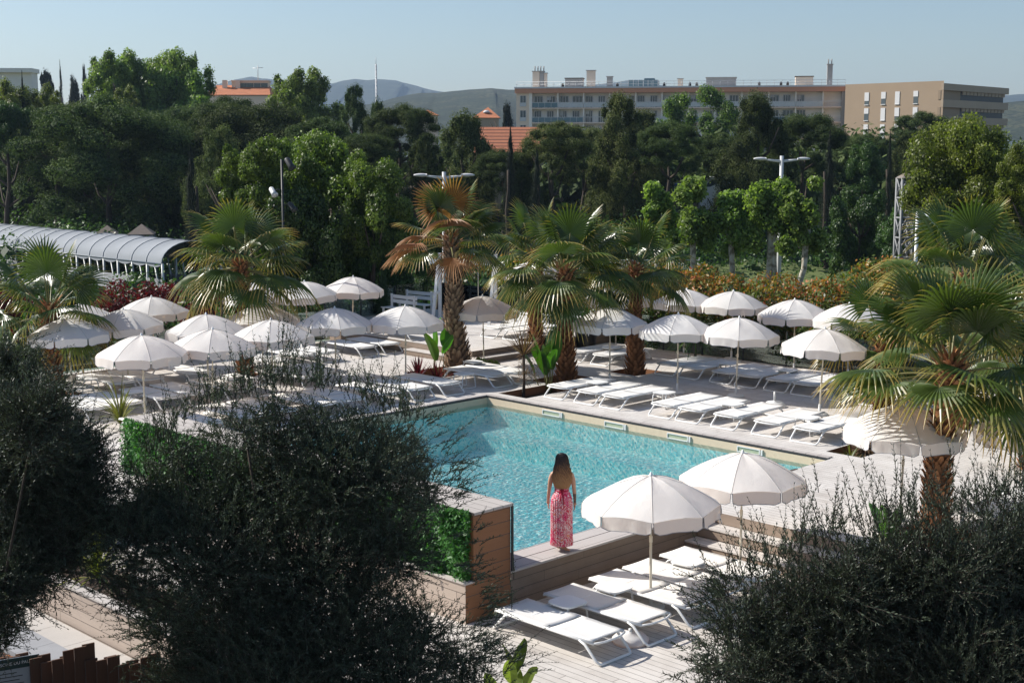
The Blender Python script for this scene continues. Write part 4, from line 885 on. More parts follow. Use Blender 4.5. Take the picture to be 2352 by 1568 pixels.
def palm(x, base, H, wfr, label, seed, n=30, dead=0, r0=.24, r1=.17, droop=1.0, pale=False, dryl=.0, lean=(0, 0), bmat=None, size=1., updeg=80):
    g = np.random.default_rng(seed); n = int(n*.82); t = thing('fan_palm', label, 'palm tree', base, 0, 'fan palms on the terrace')
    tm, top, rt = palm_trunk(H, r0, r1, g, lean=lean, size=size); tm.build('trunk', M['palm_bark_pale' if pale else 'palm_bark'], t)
    Q = []; TT = []; Qd = []; Td = []; pm = MB()
    for i in range(n):
        u = (i+.5)/n; az = i*2.39996+g.normal(0, .15); el = math.radians(updeg-(updeg+14)*u**.85+g.normal(0, 8)); dr = (.15+.6*u)*droop
        isdead = dead and ((i >= n*.45 and cos(az-2.6) > .42) or i >= n-2 or g.random() < .10)
        q, tt, pts = frond(g, top+np.array([cos(az)*rt*.5, sin(az)*rt*.5, -.35*u]), az, el, wfr*g.uniform(.42, .62), wfr*g.uniform(.46, .58), dr, u*.35+dryl+g.normal(0, .1), spread=118-(40*u if isdead else 0), fold=.3 if not isdead else .9)
        (Qd if isdead else Q).append(q); (Td if isdead else TT).append(tt if not isdead else np.clip(tt+g.uniform(-.3, .3), 0, 1)); pm.tube(pts, np.linspace(.026, .011, len(pts)), 5)
    m1 = np.concatenate(Q); t1 = np.concatenate(TT); mi = np.zeros(len(m1), int)
    if Qd: m2 = np.concatenate(Qd); m1 = np.concatenate([m1, m2]); t1 = np.concatenate([t1, np.concatenate(Td)]); mi = np.concatenate([mi, np.ones(len(m2), int)])
    put('crown', quads('palm_crown', m1, [M['palm'], M['palm_dry']], t1, mi=mi), t)
    pm.build('leaf_stalks', M['stalk'], t)
    m = MB()           # fibrous boss where the leaves spring
    for i in range(60):
        a = g.uniform(0, 6.28); z = g.uniform(-.45, .1); d_ = np.array([cos(a), sin(a), g.uniform(.2, 1.0)]); p = top+np.array([cos(a)*rt*.7, sin(a)*rt*.7, z]); sd = np.array([-sin(a), cos(a), 0])*.035
        m.add([p-sd, p+sd, p+d_*.24+sd*.4, p+d_*.24-sd*.4], [(0, 1, 2, 3)], 0, False, g.uniform(.2, 1))
    m.build('crown_shaft', M['palm_bark'], t); return t
M['stalk'] = plain('yellow_green_leaf_stalk', (.16, .15, .04), .5)
palm(0, W(-7.83, -8.23, -.2), 2.5, 1.85, 'fan palm at far left with an upright green fan above the umbrellas', 3, n=26, r0=.26, r1=.21, droop=1.0, dryl=.02)
palm(0, W(-2.73, -6.99, -.2), 3.45, 1.9, 'fan palm behind the left umbrellas with golden leaf tips', 14, n=34, r0=.24, r1=.17, droop=.9, dryl=.10)
palm(0, W(2.37, -3.71, -.2), 4.1, 1.75, 'tallest centre fan palm with orange dead leaves and thick pale trunk', 25, n=30, dead=12, r0=.40, r1=.20, droop=.6, pale=True, dryl=.05, lean=(-.15, 0), size=1.15)
palm(0, W(6.55, -4.6, -.0), 3.0, 1.8, 'rear fan palm of the centre pair beside the swing frame', 36, n=26, r0=.24, r1=.19, droop=.9, dryl=.06)
palm(0, W(3.24, -.24, -.2), 3.3, 2.0, 'front fan palm of the centre group with a large upright fan', 47, n=30, r0=.30, r1=.19, droop=.85, dryl=.04)
palm(0, W(5.69, .2, -.2), 3.2, 1.75, 'fan palm in a square pit between the right umbrella rows', 58, n=28, r0=.28, r1=.17, droop=1.05, dryl=.06)
palm(0, W(-3.55, 14.41, -.2), 3.15, 1.95, 'large foreground fan palm on the right with orange brown trunk', 69, n=34, r0=.25, r1=.19, droop=.75, dryl=.02, lean=(.18, 0))
pp = far(2215, 640, 31); palm(0, (pp[0], pp[1], -.2), 3.65, 2.1, 'tall fan palm at the right edge behind the foreground palm', 75, n=30, r0=.27, r1=.19, droop=1.0, dryl=.10)
pp = far(2035, 700, 33); palm(0, (pp[0], pp[1], -.2), 1.85, 1.7, 'small fan palm seen through the foreground palm leaves', 81, n=18, r0=.24, r1=.18, droop=.9, dryl=.06)
pp = far(2385, 740, 27); palm(0, (pp[0], pp[1], -.2), 2.6, 1.8, 'fan palm mostly cut off by the right edge of the view', 92, n=24, r0=.24, r1=.18, droop=1.0, dryl=.05)
# ================================================================== UMBRELLAS
NR = 8; RC = 1.05; ZR = 1.63; ZA = 2.075
M['seam'] = plain('canvas_seam', (.50, .47, .43), .9)
def canopy_mesh(seed):
    g = np.random.default_rng(seed); nr = 9; m = MB(); bw = [g.uniform(.7, 1.3) for _ in range(NR)]
    for p in range(NR):      # one taut gore between every two ribs
        V = []; F = []
        for i in range(nr+1):
            u = i/nr
            for c in range(9):
                w_ = sin(pi*c/8); a = 2*pi*(p+c/8)/NR; rad = RC*max(u, .02)*(1-.05*w_*u**1.5)
                V.append((rad*cos(a), rad*sin(a), ZA-(ZA-ZR)*(u**1.75*.92+.08*u)-.075*w_*u*(1-u)*bw[p]+.036*w_*u**5+g.normal(0, .002)))
        F = [(i*9+c, (i+1)*9+c, (i+1)*9+c+1, i*9+c+1) for i in range(nr) for c in range(8)]; m.add(V, F, 0, True); m.tube([np.array(V[i*9])+[0, 0, .001] for i in range(nr+1)], .0045, 4, 1, False)
    vm = MB(); pm = MB(); na = NR*6
    for p in range(NR):
        Vv = []; cols = 9
        for r_ in range(5):
            for c in range(cols):
                u = c/(cols-1); j = p*6+u*6; a = 2*pi*j/na; ww = sin(pi*u); rad = RC*(1-.05*ww)+.004; zt = ZR+.036*ww-.0
                edge = .055*max(0, (abs(u-.5)-.38)/.12)**2 if abs(u-.5) > .38 else 0
                dz = .205*(r_/4)*(1)-edge*(r_/4); ins = .012 if u in (0, 1) else 0
                aa = a+(ins if u == 0 else -ins if u == 1 else 0)*(1+.8*r_/4)
                rr = rad+.014*sin(u*17+p*2+seed)*(r_/4)+.004*(r_/4)+g.normal(0, .003)*(r_/4)
                Vv.append((rr*cos(aa), rr*sin(aa), zt-dz))
        vm.add(Vv, [(r_*cols+c, (r_+1)*cols+c, (r_+1)*cols+c+1, r_*cols+c+1) for r_ in range(4) for c in range(cols-1)], 0, True)
        edge = [Vv[r_*cols] for r_ in range(5)]+Vv[4*cols+1:5*cols-1]+[Vv[r_*cols+cols-1] for r_ in range(4, -1, -1)]
        pm.tube(edge, .006, 4, 0, False)
    return m.mesh('canopy', [M['canvas'], M['seam']]), vm.mesh('valance', M['canvas']), pm.mesh('piping', M['piping'])
UM = []
for s in range(3):
    m = MB(); m.tube([(0, 0, .22), (0, 0, 1.1)], .0205, 10); m.tube([(0, 0, 1.0), (0, 0, 2.06)], .016, 10)
    cl = MB(); cl.lathe([(.024, 0), (.028, .01), (.028, .09), (.024, .10)], 10, 0, (0, 0, 1.03)); cl.tube([(.02, 0, 1.08), (.065, 0, 1.08)], .008, 6)
    fb = MB(); fb.lathe([(.22, 0), (.22, .03), (.19, .055), (.035, .06), (.032, .25), (.030, .26)], 16)
    fn = MB(); fn.lathe([(.034, 0), (.038, .012), (.026, .03), (.017, .06), (.004, .072)], 10, 0, (0, 0, 2.062))
    rb = MB()
    for k in range(NR):
        a = 2*pi*k/NR; rb.tube([(RC*u*cos(a), RC*u*sin(a), ZA-.02-(ZA-ZR)*(u**1.75*.92+.08*u)) for u in np.linspace(.03, .99, 7)], .006, 4); rb.tube([(.03*cos(a), .03*sin(a), 1.72), (.5*cos(a), .5*sin(a), 1.93)], .005, 4)
    ti = MB(); a = 2*pi*(.5+5)/NR
    for q in (-.02, .02): ti.add([((RC+.02)*cos(a+q), (RC+.02)*sin(a+q), ZR), ((RC+.02)*cos(a+q+.03), (RC+.02)*sin(a+q+.03), ZR), ((RC+.06)*cos(a+q*2+.03), (RC+.06)*sin(a+q*2+.03), ZR-.2), ((RC+.06)*cos(a+q*2), (RC+.06)*sin(a+q*2), ZR-.2)], [(0, 1, 2, 3)])
    UM.append((m.mesh('pole', M['pole']), cl.mesh('pole_collar', M['pole']), fb.mesh('umbrella_base', M['white_dull']), fn.mesh('finial', M['white']), rb.mesh('ribs', M['pole']), ti.mesh('tie_strap', M['canvas']))+canopy_mesh(s+40))
def umbrella(loc, label, group, seed, tilt=0):
    g = random.Random(seed); t = thing('parasol', label, 'parasol', loc, g.uniform(0, 6.28), group); u = UM[seed % 3]
    t.rotation_euler = (g.gauss(0, .012), g.gauss(0, .018)+tilt, t.rotation_euler[2]); t.scale = (1+g.uniform(-.015, .015),)*2+(1+g.uniform(-.012, .012),)
    put('pole', u[0], t); put('pole_collar', u[1], t); put('umbrella_base', u[2], t); put('finial', u[3], t)
    c = put('canopy', u[6], t); put('tie_strap', u[5], t); put('ribs', u[4], t); v = put('valance', u[7], t); put('piping', u[8], v)
    return t
GU = 'cream parasols round the pool'
def ua(x, y, label, z=0, seed=1): p = at(x, y, z+2.135); umbrella((p[0], p[1], z), label, GU, seed)
L = [(1402, 702, 'parasol nearest the centre palms in the right front row, palm shadow on its canopy'),
(1558.8, 717, 'second parasol from the left in the right front row, beside a loose tie strap'), (1694.3, 722, 'third parasol from the left in the right front row, fully sunlit'),
(1888, 751, 'parasol in the right front row half hidden by the foreground palm'), (1415.7, 651.5, 'shaded back row parasol behind the palm in the square pit'),
(1573, 659, 'back row parasol striped with palm shadow, touching a shaded parasol'), (1683, 664.5, 'shaded bluish back row parasol in front of the hedge'),
(1828.7, 684.7, 'sunlit back row parasol in front of the hedge, right of the shaded one'), (1953, 694, 'back row parasol mostly hidden behind the foreground palm fronds'),
(1110.9, 675.4, 'parasol standing alone in the centre, beside the thick palm trunk'), (930, 699.3, 'parasol just left of the thick centre palm trunk'),
(768.7, 704.4, 'parasol left of centre with olive sprigs before it'), (807.3, 631, 'rearmost parasol in front of the slim young cypress'),
(705.8, 643.5, 'rear parasol between the golden tipped palm and the rearmost parasol'), (589.6, 645, 'rear parasol directly behind the golden tipped palm trunk'),
(599.9, 693, 'grey shaded parasol in front of the golden tipped palm trunk'), (623.8, 730.7, 'parasol overlapping the grey shaded one, above the olive tree'),
(482, 749.5, 'parasol in the left front row, second from the left'), (473.4, 717.7, 'parasol just behind the second parasol of the left front row'),
(326, 765, 'largest looking left parasol, in the shade of the far left palm'), (349.3, 677.7, 'rear left parasol in front of the walkway'),
(288.8, 705, 'parasol half covered by the drooping fan of the far left palm')]
for i, (x, y, l) in enumerate(L): ua(x, y, l, seed=i*5+2)
for i, (a, b, l) in enumerate([(-7.75, -7.3, 'parasol behind the trunk of the far left palm'), (-6.0, -10.06, 'rear parasol seen through the far left palm crown')]): umbrella(W(a, b), l, GU, 50+i)
p = at(2066, 1202, 0); umbrella((p[0], p[1], 0), 'parasol behind the orange trunk of the foreground palm', GU, 61)
p = at(2378, 1203, 0); umbrella((p[0], p[1], 0), 'parasol cut off by the right edge of the view', GU, 65)
umbrella(W(-10.11+.15, 12.90, -.612)*[1, 1, 1]+np.array([0, 0, 0]) if False else np.array([2.14, 20.37, -.612]), 'near parasol with its pole between the lower deck loungers, beside the woman', GU, 3)
umbrella(np.array([3.77, 21.87, -.612]), 'near parasol on the lower deck beside the steps', GU, 7)
# ================================================================== LOUNGERS (foot at origin, body along -x ... head at x = -1.95)
def lounger_parts():
    Lg, Wd, Z = 1.95, .70, .315; P = []
    m = MB()
    for s in (-1, 1): m.tube([(-.02, s*(Wd/2-.02), Z-.02), (-Lg*.3, s*Wd/2, Z-.012), (-Lg*.7, s*Wd/2, Z-.012), (-Lg+.02, s*(Wd/2-.02), Z-.01)], .021, 8)
    for x in (-.14, -Lg*.43, -Lg*.72, -Lg+.02): m.tube([(x, -Wd/2, Z-.02), (x, Wd/2, Z-.02)], .016, 6)
    m.tube([(-.02, -Wd/2+.02, Z-.02), (.035, -Wd/4, Z-.02), (.045, 0, Z-.02), (.035, Wd/4, Z-.02), (-.02, Wd/2-.02, Z-.02)], .016, 8); P.append(('frame', m.mesh('lounger_frame', M['white'])))
    def panel(x0, x1, cut=0):
        V = []; nx, ny = 8, 9
        for i in range(nx):
            for j in range(ny):
                x = x0+(x1-x0)*i/(nx-1); y = -Wd/2+.012+(Wd-.024)*j/(ny-1); sg = (1-(2*j/(ny-1)-1)**2)
                if cut and i == nx-1: x -= cut*sg
                V.append((x, y, Z+.012-.022*sg*(1 if 0 < i < nx-1 else .5)))
        n = len(V); V += [(x, y, z-.008) for x, y, z in V]; F = []
        for i in range(nx-1):
            for j in range(ny-1): a = i*ny+j; F.append((a, a+ny, a+ny+1, a+1)); F.append((n+a, n+a+1, n+a+ny+1, n+a+ny))
        for i in range(nx-1): a = i*ny; F.append((a, n+a, n+a+ny, a+ny)); a += ny-1; F.append((a, a+ny, n+a+ny, n+a))
        for j in range(ny-1): F.append((j, j+1, n+j+1, n+j)); a = (nx-1)*ny+j; F.append((a, n+a, n+a+1, a+1))
        m = MB(); m.add(V, F, 0, True); return m.mesh('lounger_panel', M['sling'])
    P.append(('seat', panel(-Lg*.43+.012, -.03, .05))); P.append(('backrest', panel(-Lg+.005, -Lg*.43-.018)))
    for x0, sgn in ((-.26, 1), (-Lg+.30, -1)):
        m = MB(); o = .36 if sgn > 0 else .34; y = Wd/2-.005; pts = [(x0, y, Z-.02), (x0+sgn*.10, y, Z-.06), (x0+sgn*(o-.05), y, .06), (x0+sgn*o, y-.03, .024), (x0+sgn*o, y-.09, .02), (x0+sgn*o, -y+.09, .02), (x0+sgn*o, -y+.03, .024), (x0+sgn*(o-.05), -y, .06), (x0+sgn*.10, -y, Z-.06), (x0, -y, Z-.02)]
        m.tube(pts, .021, 8); P.append(('leg_frame', m.mesh('lounger_legs', M['white'])))
    return P
LP = lounger_parts(); proto = {}
def lounger(loc, rz, label, group):
    if 'l' not in proto:
        t = thing('sun_lounger', label, 'sun lounger', loc, rz, group)
        for n_, d_ in LP: put(n_, d_, t)
        proto['l'] = t; return t
    return dup(proto['l'], loc, rz, label, group)
YB = YAW-pi/2     # local +x along +b
def LA(a, b, label, z=0, j=0): lounger(W(a, b, z), YAW+pi+j, label, 'white sun loungers')      # foot towards -a
def LBn(a, b, label, z=0, j=0): lounger(W(a, b, z), YB+j, label, 'white sun loungers')          # foot towards +b
for i, b in enumerate([1.51, 2.55, 3.40, 4.97, 5.78, 6.82, 7.95, 8.98]): LA(1.0, b, 'white lounger, %s from the left in the row along the right pool edge' % ORD[i], j=random.gauss(0, .02))
for i, b in enumerate([-2.25, -1.22, 1.22, 2.06, 3.14, 3.98, 4.92, 5.76, 6.9, 7.75]): LA(5.85, b, 'white lounger, %s from the left in the row before the right hedge' % ORD[i], j=random.gauss(0, .015))
for i, a in enumerate([2.05, 1.25, -.52, -1.55, -2.48, -3.7, -4.55, -5.8, -6.65, -7.8, -8.65]): LBn(a, -.75, 'white lounger, %s from the right in the row along the left far pool edge' % ORD[i], j=random.gauss(0, .02))
for i, a in enumerate([-1.6, -2.45, -4.0, -4.82, -5.9, -6.75, -7.84, -8.64]): LBn(a, -4.15, 'white lounger, %s from the right in the middle row left of the pool' % ORD[i], j=random.gauss(0, .02))
for i, a in enumerate([3.0, 2.06, .6, -.3, -1.5, -4.19, -5.65, -6.48, -7.67, -8.7]): LBn(a, -6.9-(.45 if a > -1 else 0), 'white lounger, %s from the right in the back row before the left glass' % ORD[i], j=random.gauss(0, .02))
LA(5.85, -5.94, 'white lounger on the raised terrace, left of the pair beside the swing', PZ); LA(5.99, -5.07, 'white lounger on the raised terrace, right of the pair beside the swing', PZ)
LBn(3.9, -7.2, 'white lounger alone on the raised terrace edge above the left steps', PZ)
for i, a in enumerate([-10.45, -9.42, -8.40, -7.56, -6.62]): LBn(a, 13.27, 'white lounger, %s from the left on the lower deck below the pool wall' % ORD[i], -.612, j=random.gauss(0, .012))
LA(-.9, 14.9, 'white lounger at the right edge behind the foreground palm', j=pi); LA(-1.8, 16.0, 'white lounger cut by the right edge of the view', j=pi)
# side tables
def table_parts():
    m = MB(); n = 24; prof = []
    pts = []
    for k in range(n):
        a = 2*pi*k/n; c, s = cos(a), sin(a); r = .235/((abs(c)**5+abs(s)**5)**.2); pts.append((r*c, r*s))
    m.prism(pts, .375, .39); m.prism([(x*.97, y*.97) for x, y in pts], .36, .3745)
    P = [('tabletop', m.mesh('table_top', M['white']))]
    for s in (-1, 1):
        m = MB(); m.tube([(-.15, s*.17, .362), (-.20, s*.19, .30), (-.235, s*.20, .03), (-.22, s*.20, .012), (.22, s*.20, .012), (.235, s*.20, .03), (.20, s*.19, .30), (.15, s*.17, .362)], .0145, 7); P.append(('leg_frame', m.mesh('table_legs', M['white'])))
    return P
TP = table_parts()
def table(a, b, label, z=0, j=0):
    t = thing('side_table', label, 'side table', W(a, b, z), YAW+j, 'small white side tables')
    for n_, d_ in TP: put(n_, d_, t)
for a, b, l, z in [(2.0, 2.03, 'small white table between the first two loungers by the right pool edge', 0), (2.05, 4.2, 'small white table between third and fourth loungers by the right pool edge', 0), (2.0, 6.30, 'small white table between fifth and sixth loungers by the right pool edge', 0), (1.85, 8.47, 'small white table between the last two loungers by the right pool edge', 0),
    (6.9, 2.60, 'small white table in the hedge row under the shaded parasol', 0), (7.1, 4.45, 'small white table in the hedge row under the sunlit parasol', 0), (6.9, -1.72, 'small white table between the two leftmost hedge row loungers', 0),
    (.45, -1.35, 'small white table in front of the centre parasol, nearest the pool', 0), (2.05, -1.80-.9, 'small white table at the foot of the centre parasol', 0),
    (-7.1, -7.75, 'small white table beside the far left palm loungers', 0), (-7.2, -5.2, 'small white table beneath the shaded left parasol', 0), (-4.3, -5.2, 'small white table in the middle row near the golden tipped palm', 0),
    (-9.92, 11.98, 'small white table between the two nearest loungers', -.612), (-8.93, 12.02, 'small white table in front of the third lower deck lounger', -.612), (-7.08, 12.02, 'small white table beside the farthest lower deck lounger', -.612)]: table(a, b, l, z, random.gauss(0, .06))
# stray parasol bases
for a, b, z, l in [(-9.75, 13.05, -.612, 'round cream parasol base under the foot of the second near lounger'), (4.05, 6.1, 0, 'empty parasol base with short tube in the right front row')]:
    t = thing('spare_stand', l, 'parasol stand', W(a, b, z), 0)
    m = MB(); m.lathe([(.26, 0), (.27, .05), (.20, .12), (.04, .14), (.035, .16)], 20); m.build('weight', M['canvas'] if z < 0 else M['white_dull'], t)
    m = MB(); m.tube([(0, 0, .14), (0, 0, .20 if z < 0 else .38)], .03, 10); m.build('tube', M['grey'], t)
# ------------------------------------------------------------------ plants in pits
def straps(name, label, cat, loc, n, Ln, wd, mat, seed, el=(20, 85), trunk=0, curve=.6, wave=0, group=None):
    g = np.random.default_rng(seed); t = thing(name, label, cat, loc, 0, group); Q = []; TT = []; b0 = np.array([0, 0, trunk])
    for i in range(n):
        az = g.uniform(0, 6.28); e = math.radians(g.uniform(*el)); L = Ln*g.uniform(.7, 1.15); d = np.array([cos(az)*cos(e), sin(az)*cos(e), sin(e)]); s = np.array([-sin(az), cos(az), 0]); p = b0.copy(); pr = None; us = np.linspace(0, 1, 7); tn = g.random()
        for u in us:
            w_ = wd*(math.sin(pi*min(1, u*.9+.12))**.7 if u < 1 else .05)
            row = (p-s*w_/2, p+s*w_/2)
            if pr: Q.append([pr[0], pr[1], row[1], row[0]]); TT.append(tn)
            pr = row; p = p+d*L/6; d = d+np.array([0, 0, -curve/6]); d /= np.linalg.norm(d)
    put('leaves', quads('leaves', np.array(Q), M[mat], np.array(TT), smooth=True), t)
    if trunk: m = MB(); m.tube([(0, 0, -.2), (.02, 0, trunk*.5), (0, 0, trunk+.03)], [.05, .035, .04], 8); m.build('stem', M['bark'], t)
    return t
straps('red_cordyline', 'bright red spiky cordyline left of the banana plant', 'plant', W(1.12, -4.0, -.2), 46, .72, .045, 'red_leaf', 1, curve=.5)
straps('red_cordyline', 'dark red spiky cordyline right of the banana plant', 'plant', W(1.1, -3.15, -.2), 46, .66, .045, 'red_leaf', 2, curve=.6)
t = straps('dead_cordyline', 'brown spiky cordyline on a thin stem at the pool corner', 'plant', W(1.34, .0, -.2), 60, .82, .035, 'brown_leaf', 3, el=(5, 88), trunk=1.12, curve=.25)
m = MB(); g = np.random.default_rng(6); Q = []
for i in range(260): p = np.array([g.normal(.12, .16), g.normal(0, .14), g.uniform(.35, 1.05)]); d = g.normal(0, 1, 3)*[1, 1, .6]; d /= np.linalg.norm(d); s = np.cross(d, [0, 0, 1])*.008; Q.append([p-s, p+s, p+d*.2+s, p+d*.2-s])
put('withered_leaves', quads('withered', np.array(Q), M['brown_leaf'], np.random.default_rng(1).random(260)), t)
def banana(label, loc, leaves, seed, mat='banana', hh=1.0):
    g = np.random.default_rng(seed); t = thing('banana_plant', label, 'plant', loc, 0); sm = MB()
    for i in range(leaves):
        az = g.uniform(0, 6.28); ln = g.uniform(.5, .85)*hh; st = g.uniform(.35, .95)*hh; tl = g.uniform(.05, .4)
        d = np.array([cos(az)*tl, sin(az)*tl, 1.]); d /= np.linalg.norm(d); b = np.array([g.normal(0, .08), g.normal(0, .08), 0]); p = b+d*st; sm.tube([b, p], [.018, .012], 6)
        fc = g.uniform(0, 6.28); s = np.array([cos(fc), sin(fc), 0]); Q = []; pr = None; dd = d.copy()
        for u in np.linspace(0, 1, 9):
            w_ = .15*hh*math.sin(pi*min(1, .06+u*.93))**.65; up = np.cross(s, dd); rip = g.uniform(-.02, .02)
            row = (p-s*w_+up*w_*.35+[0, 0, rip], p, p+s*w_+up*w_*.35+[0, 0, -rip])
            if pr: Q += [[pr[0], pr[1], row[1], row[0]], [pr[1], pr[2], row[2], row[1]]]
            pr = row; p = p+dd*ln/8; dd = dd+np.array([cos(az)*.05, sin(az)*.05, -.05*tl*4]); dd /= np.linalg.norm(dd)
        put('leaf', quads('banana_leaf_mesh', np.array(Q), M[mat], np.full(len(Q), g.random())), t)
    sm.build('stems', M['stalk'], t)
banana('upright paddle leaved plant at the foot of the thick palm trunk', W(1.5, -3.6, -.2), 5, 4, hh=1.15)
banana('tall glossy paddle leaved plant beside the pool corner cordyline', W(2.35, -.05, -.2), 12, 5, hh=1.25)
pp = at(2040, 1310, 0); banana('paddle leaved plant half hidden by the right olive tree', (pp[0], pp[1], 0), 8, 7, 'fern', hh=.7)
pp = at(1175, 1640, -.61); banana('yellow tinged broad leaved plant at the bottom of the view', (pp[0], pp[1], -.61), 7, 9, 'yellowish', hh=.62)
straps('strappy_plant', 'low dry strappy plant in the right planting pit', 'plant', W(1.0, 10.1, -.2), 20, .42, .03, 'strap', 8)
m = MB(); g = np.random.default_rng(9)
t = thing('dead_stump', 'shaggy dead brown stump in the right planting pit', 'stump', W(1.55, 10.15, -.22), 0)
m.tube([(0, 0, 0), (.02, 0, .28)], [.16, .10], 10); m.build('stump', M['bark'], t)
Q = []
for i in range(140): a = g.uniform(0, 6.28); p = np.array([cos(a)*.12, sin(a)*.12, g.uniform(.05, .32)]); d = np.array([cos(a), sin(a), g.uniform(-.9, .5)]); s = np.array([-sin(a), cos(a), 0])*.02; Q.append([p-s, p+s, p+d*.2+s*.4, p+d*.2-s*.4])
put('shredded_bark', quads('shreds', np.array(Q), M['brown_leaf'], g.random(140)), t)
straps('drooping_fan_plant', 'dark drooping strap leaved plant right of the square pit palm', 'plant', W(7.6, .9, .3), 70, .95, .035, 'shrub', 10, el=(-10, 70), curve=1.6, trunk=.5)
straps('green_tuft', 'green and yellow striped tuft beside the golden tipped palm trunk', 'plant', W(-2.2, -6.3, 0), 40, .6, .025, 'strap', 11, curve=.8)
for i, (x, y, l) in enumerate([(180, 1290, 'yellow striped strappy plant in the left wooden planter'), (225, 1320, 'second yellow striped strappy plant further right in the left planter'), (160, 1255, 'striped strappy plant at the back of the left planter')]):
    p = at(x, y, 0); straps('striped_flax', l, 'plant', (p[0], p[1], -.05), 60, .85, .035, 'strap', 20+i, curve=.9, group='striped flax in the left planter')
p = at(330, 990, 0); straps('arching_palm_leaf_plant', 'arching feathery yellow green plant above the green wall', 'plant', (p[0]-.6, p[1]+.3, .1), 60, 1.1, .03, 'strap', 31, curve=1.3)
# large black plant pot
t = thing('plant_pot', 'large black round plant pot behind the second front parasol', 'plant pot', W(8.3, -4.0, 0), 0)
m = MB(); m.lathe([(.26, 0), (.30, .02), (.38, .55), (.43, .58), (.43, .66), (.39, .66), (.38, .58)], 24); m.build('pot', M['black'], t)
m = MB(); m.lathe([(.37, .59), (.01, .6)], 24); m.build('soil', M['soil'], t)
straps('pot_plant', 'tall green strap leaved plant growing in the black pot', 'plant', W(8.3, -4.0, .55), 30, 1.1, .07, 'banana', 33, el=(45, 88), curve=.4)
t = hedge('low_yellow_shrub', 'small yellow green shrub at the foot of the centre parasol', [tuple(W(2.7, -3.1, .1))+(.28, .28, .25), tuple(W(3.0, -2.9, .05))+(.25, .25, .22)], 1600, 'yellowish', .04, 'bush')
# green wall foliage on the block's left face and trailing plants
g = np.random.default_rng(77); P = []; 
for i in range(34000):
    b = g.uniform(.8, 10.82); z = g.uniform(.05, 1.08); dpt = abs(g.normal(0, .07))*(1+.6*sin(b*7+z*5))+.02; P.append(W(-10.775-dpt, b, z-.15*dpt))
P = np.array(P); c0 = W(-10.8, 5.5, 0); nr = np.tile(-AX*.8+np.array([0, 0, .5]), (len(P), 1))
patch = .5+.5*np.sin(P[:, 0]*6+P[:, 2]*7)*np.cos(P[:, 1]*5-P[:, 2]*4)
o = put('green_wall_plants', quads('wall_foliage', cards(P-c0, nr, .05, .35, .7, g), M['fern'], np.clip(patch*.6+g.random(len(P))*.45, 0, 1)), None, c0); tag(o, 'dense fresh green ferns and creepers covering the side of the block', 'wall plants')
# ================================================================== SWING FRAME, SIGN, GLASS
t = thing('swing_frame', 'white wooden swing frame standing on the raised terrace', 'swing', W(8.17, -9.48, PZ), math.atan2(*( (W(8.7, -8.52)-W(7.64, -10.43))[[1, 0]])))
hw = 1.02; m = MB()
m.box(-hw-.35, hw+.35, -.05, .05, 1.98, 2.14); m.build('beam', M['white'], t)
for s in (-1, 1):
    m = MB(); m.box(s*hw-.05, s*hw+.05, .06, .16, 0, 2.35); m.build('post', M['white'], t)
    m = MB(); m.add([(s*hw-.045, -.75, 0), (s*hw+.045, -.75, 0), (s*hw+.045, -.65, 0), (s*hw-.045, -.65, 0), (s*hw-.045, -.10, 2.0), (s*hw+.045, -.10, 2.0), (s*hw+.045, -.0, 2.0), (s*hw-.045, 0, 2.0)], [(0, 1, 5, 4), (1, 2, 6, 5), (2, 3, 7, 6), (3, 0, 4, 7), (3, 2, 1, 0), (4, 5, 6, 7)]); m.build('brace', M['white'], t)
    m = MB(); m.box(s*hw-.04, s*hw+.04, -.45, .06, .95, 1.03); m.build('crossbar', M['white'], t)
for x in (-.42, .42): m = MB(); m.tube([(x, .0, 2.0), (x, .0, .48)], .014, 6); m.build('rope', M['pole'], t)
m = MB(); m.box(-.5, .5, -.16, .16, .44, .475); m.build('seat', M['white'], t)
ST = t
t = thing('hotel_sign', 'white sign board with black R above a name on the swing frame beam', 'sign', (0, 0, 0), 0)
t.location = ST.matrix_world @ Vector((0, 0, 0)) if False else tuple(W(8.17, -9.48, PZ)+np.array([0, -.09, 2.0])); t.rotation_euler = (0, 0, .12)
m = MB(); m.box(-.30, .30, -.012, .012, .0, .40); m.build('board', M['white'], t)
def text(body, size, loc, parent, mat, name='lettering', rx=pi/2, rz=0, sx=1, font=None, ext=.002):
    c = bpy.data.curves.new(name, 'FONT'); c.body = body; c.size = size; c.align_x = 'CENTER'; c.align_y = 'CENTER'; c.extrude = ext; q = bpy.data.objects.new('q', c); COL.objects.link(q)
    bpy.context.view_layer.update(); me = bpy.data.meshes.new_from_object(q.evaluated_get(bpy.context.evaluated_depsgraph_get())); bpy.data.objects.remove(q); me.materials.clear(); me.materials.append(mat)
    o = bpy.data.objects.new(name, me); COL.objects.link(o); o.parent = parent; o.location = loc; o.rotation_euler = (rx, 0, rz); o.scale = (sx, 1, 1); return o
text('R', .20, (0, -.016, .28), t, M['dark']); text('RENAISSANCE', .075, (0, -.016, .135), t, M['dark'], sx=1.12)
m = MB(); m.box(-.24, .24, -.015, -.0125, .062, .072); m.build('sign_line', M['dark'], t)
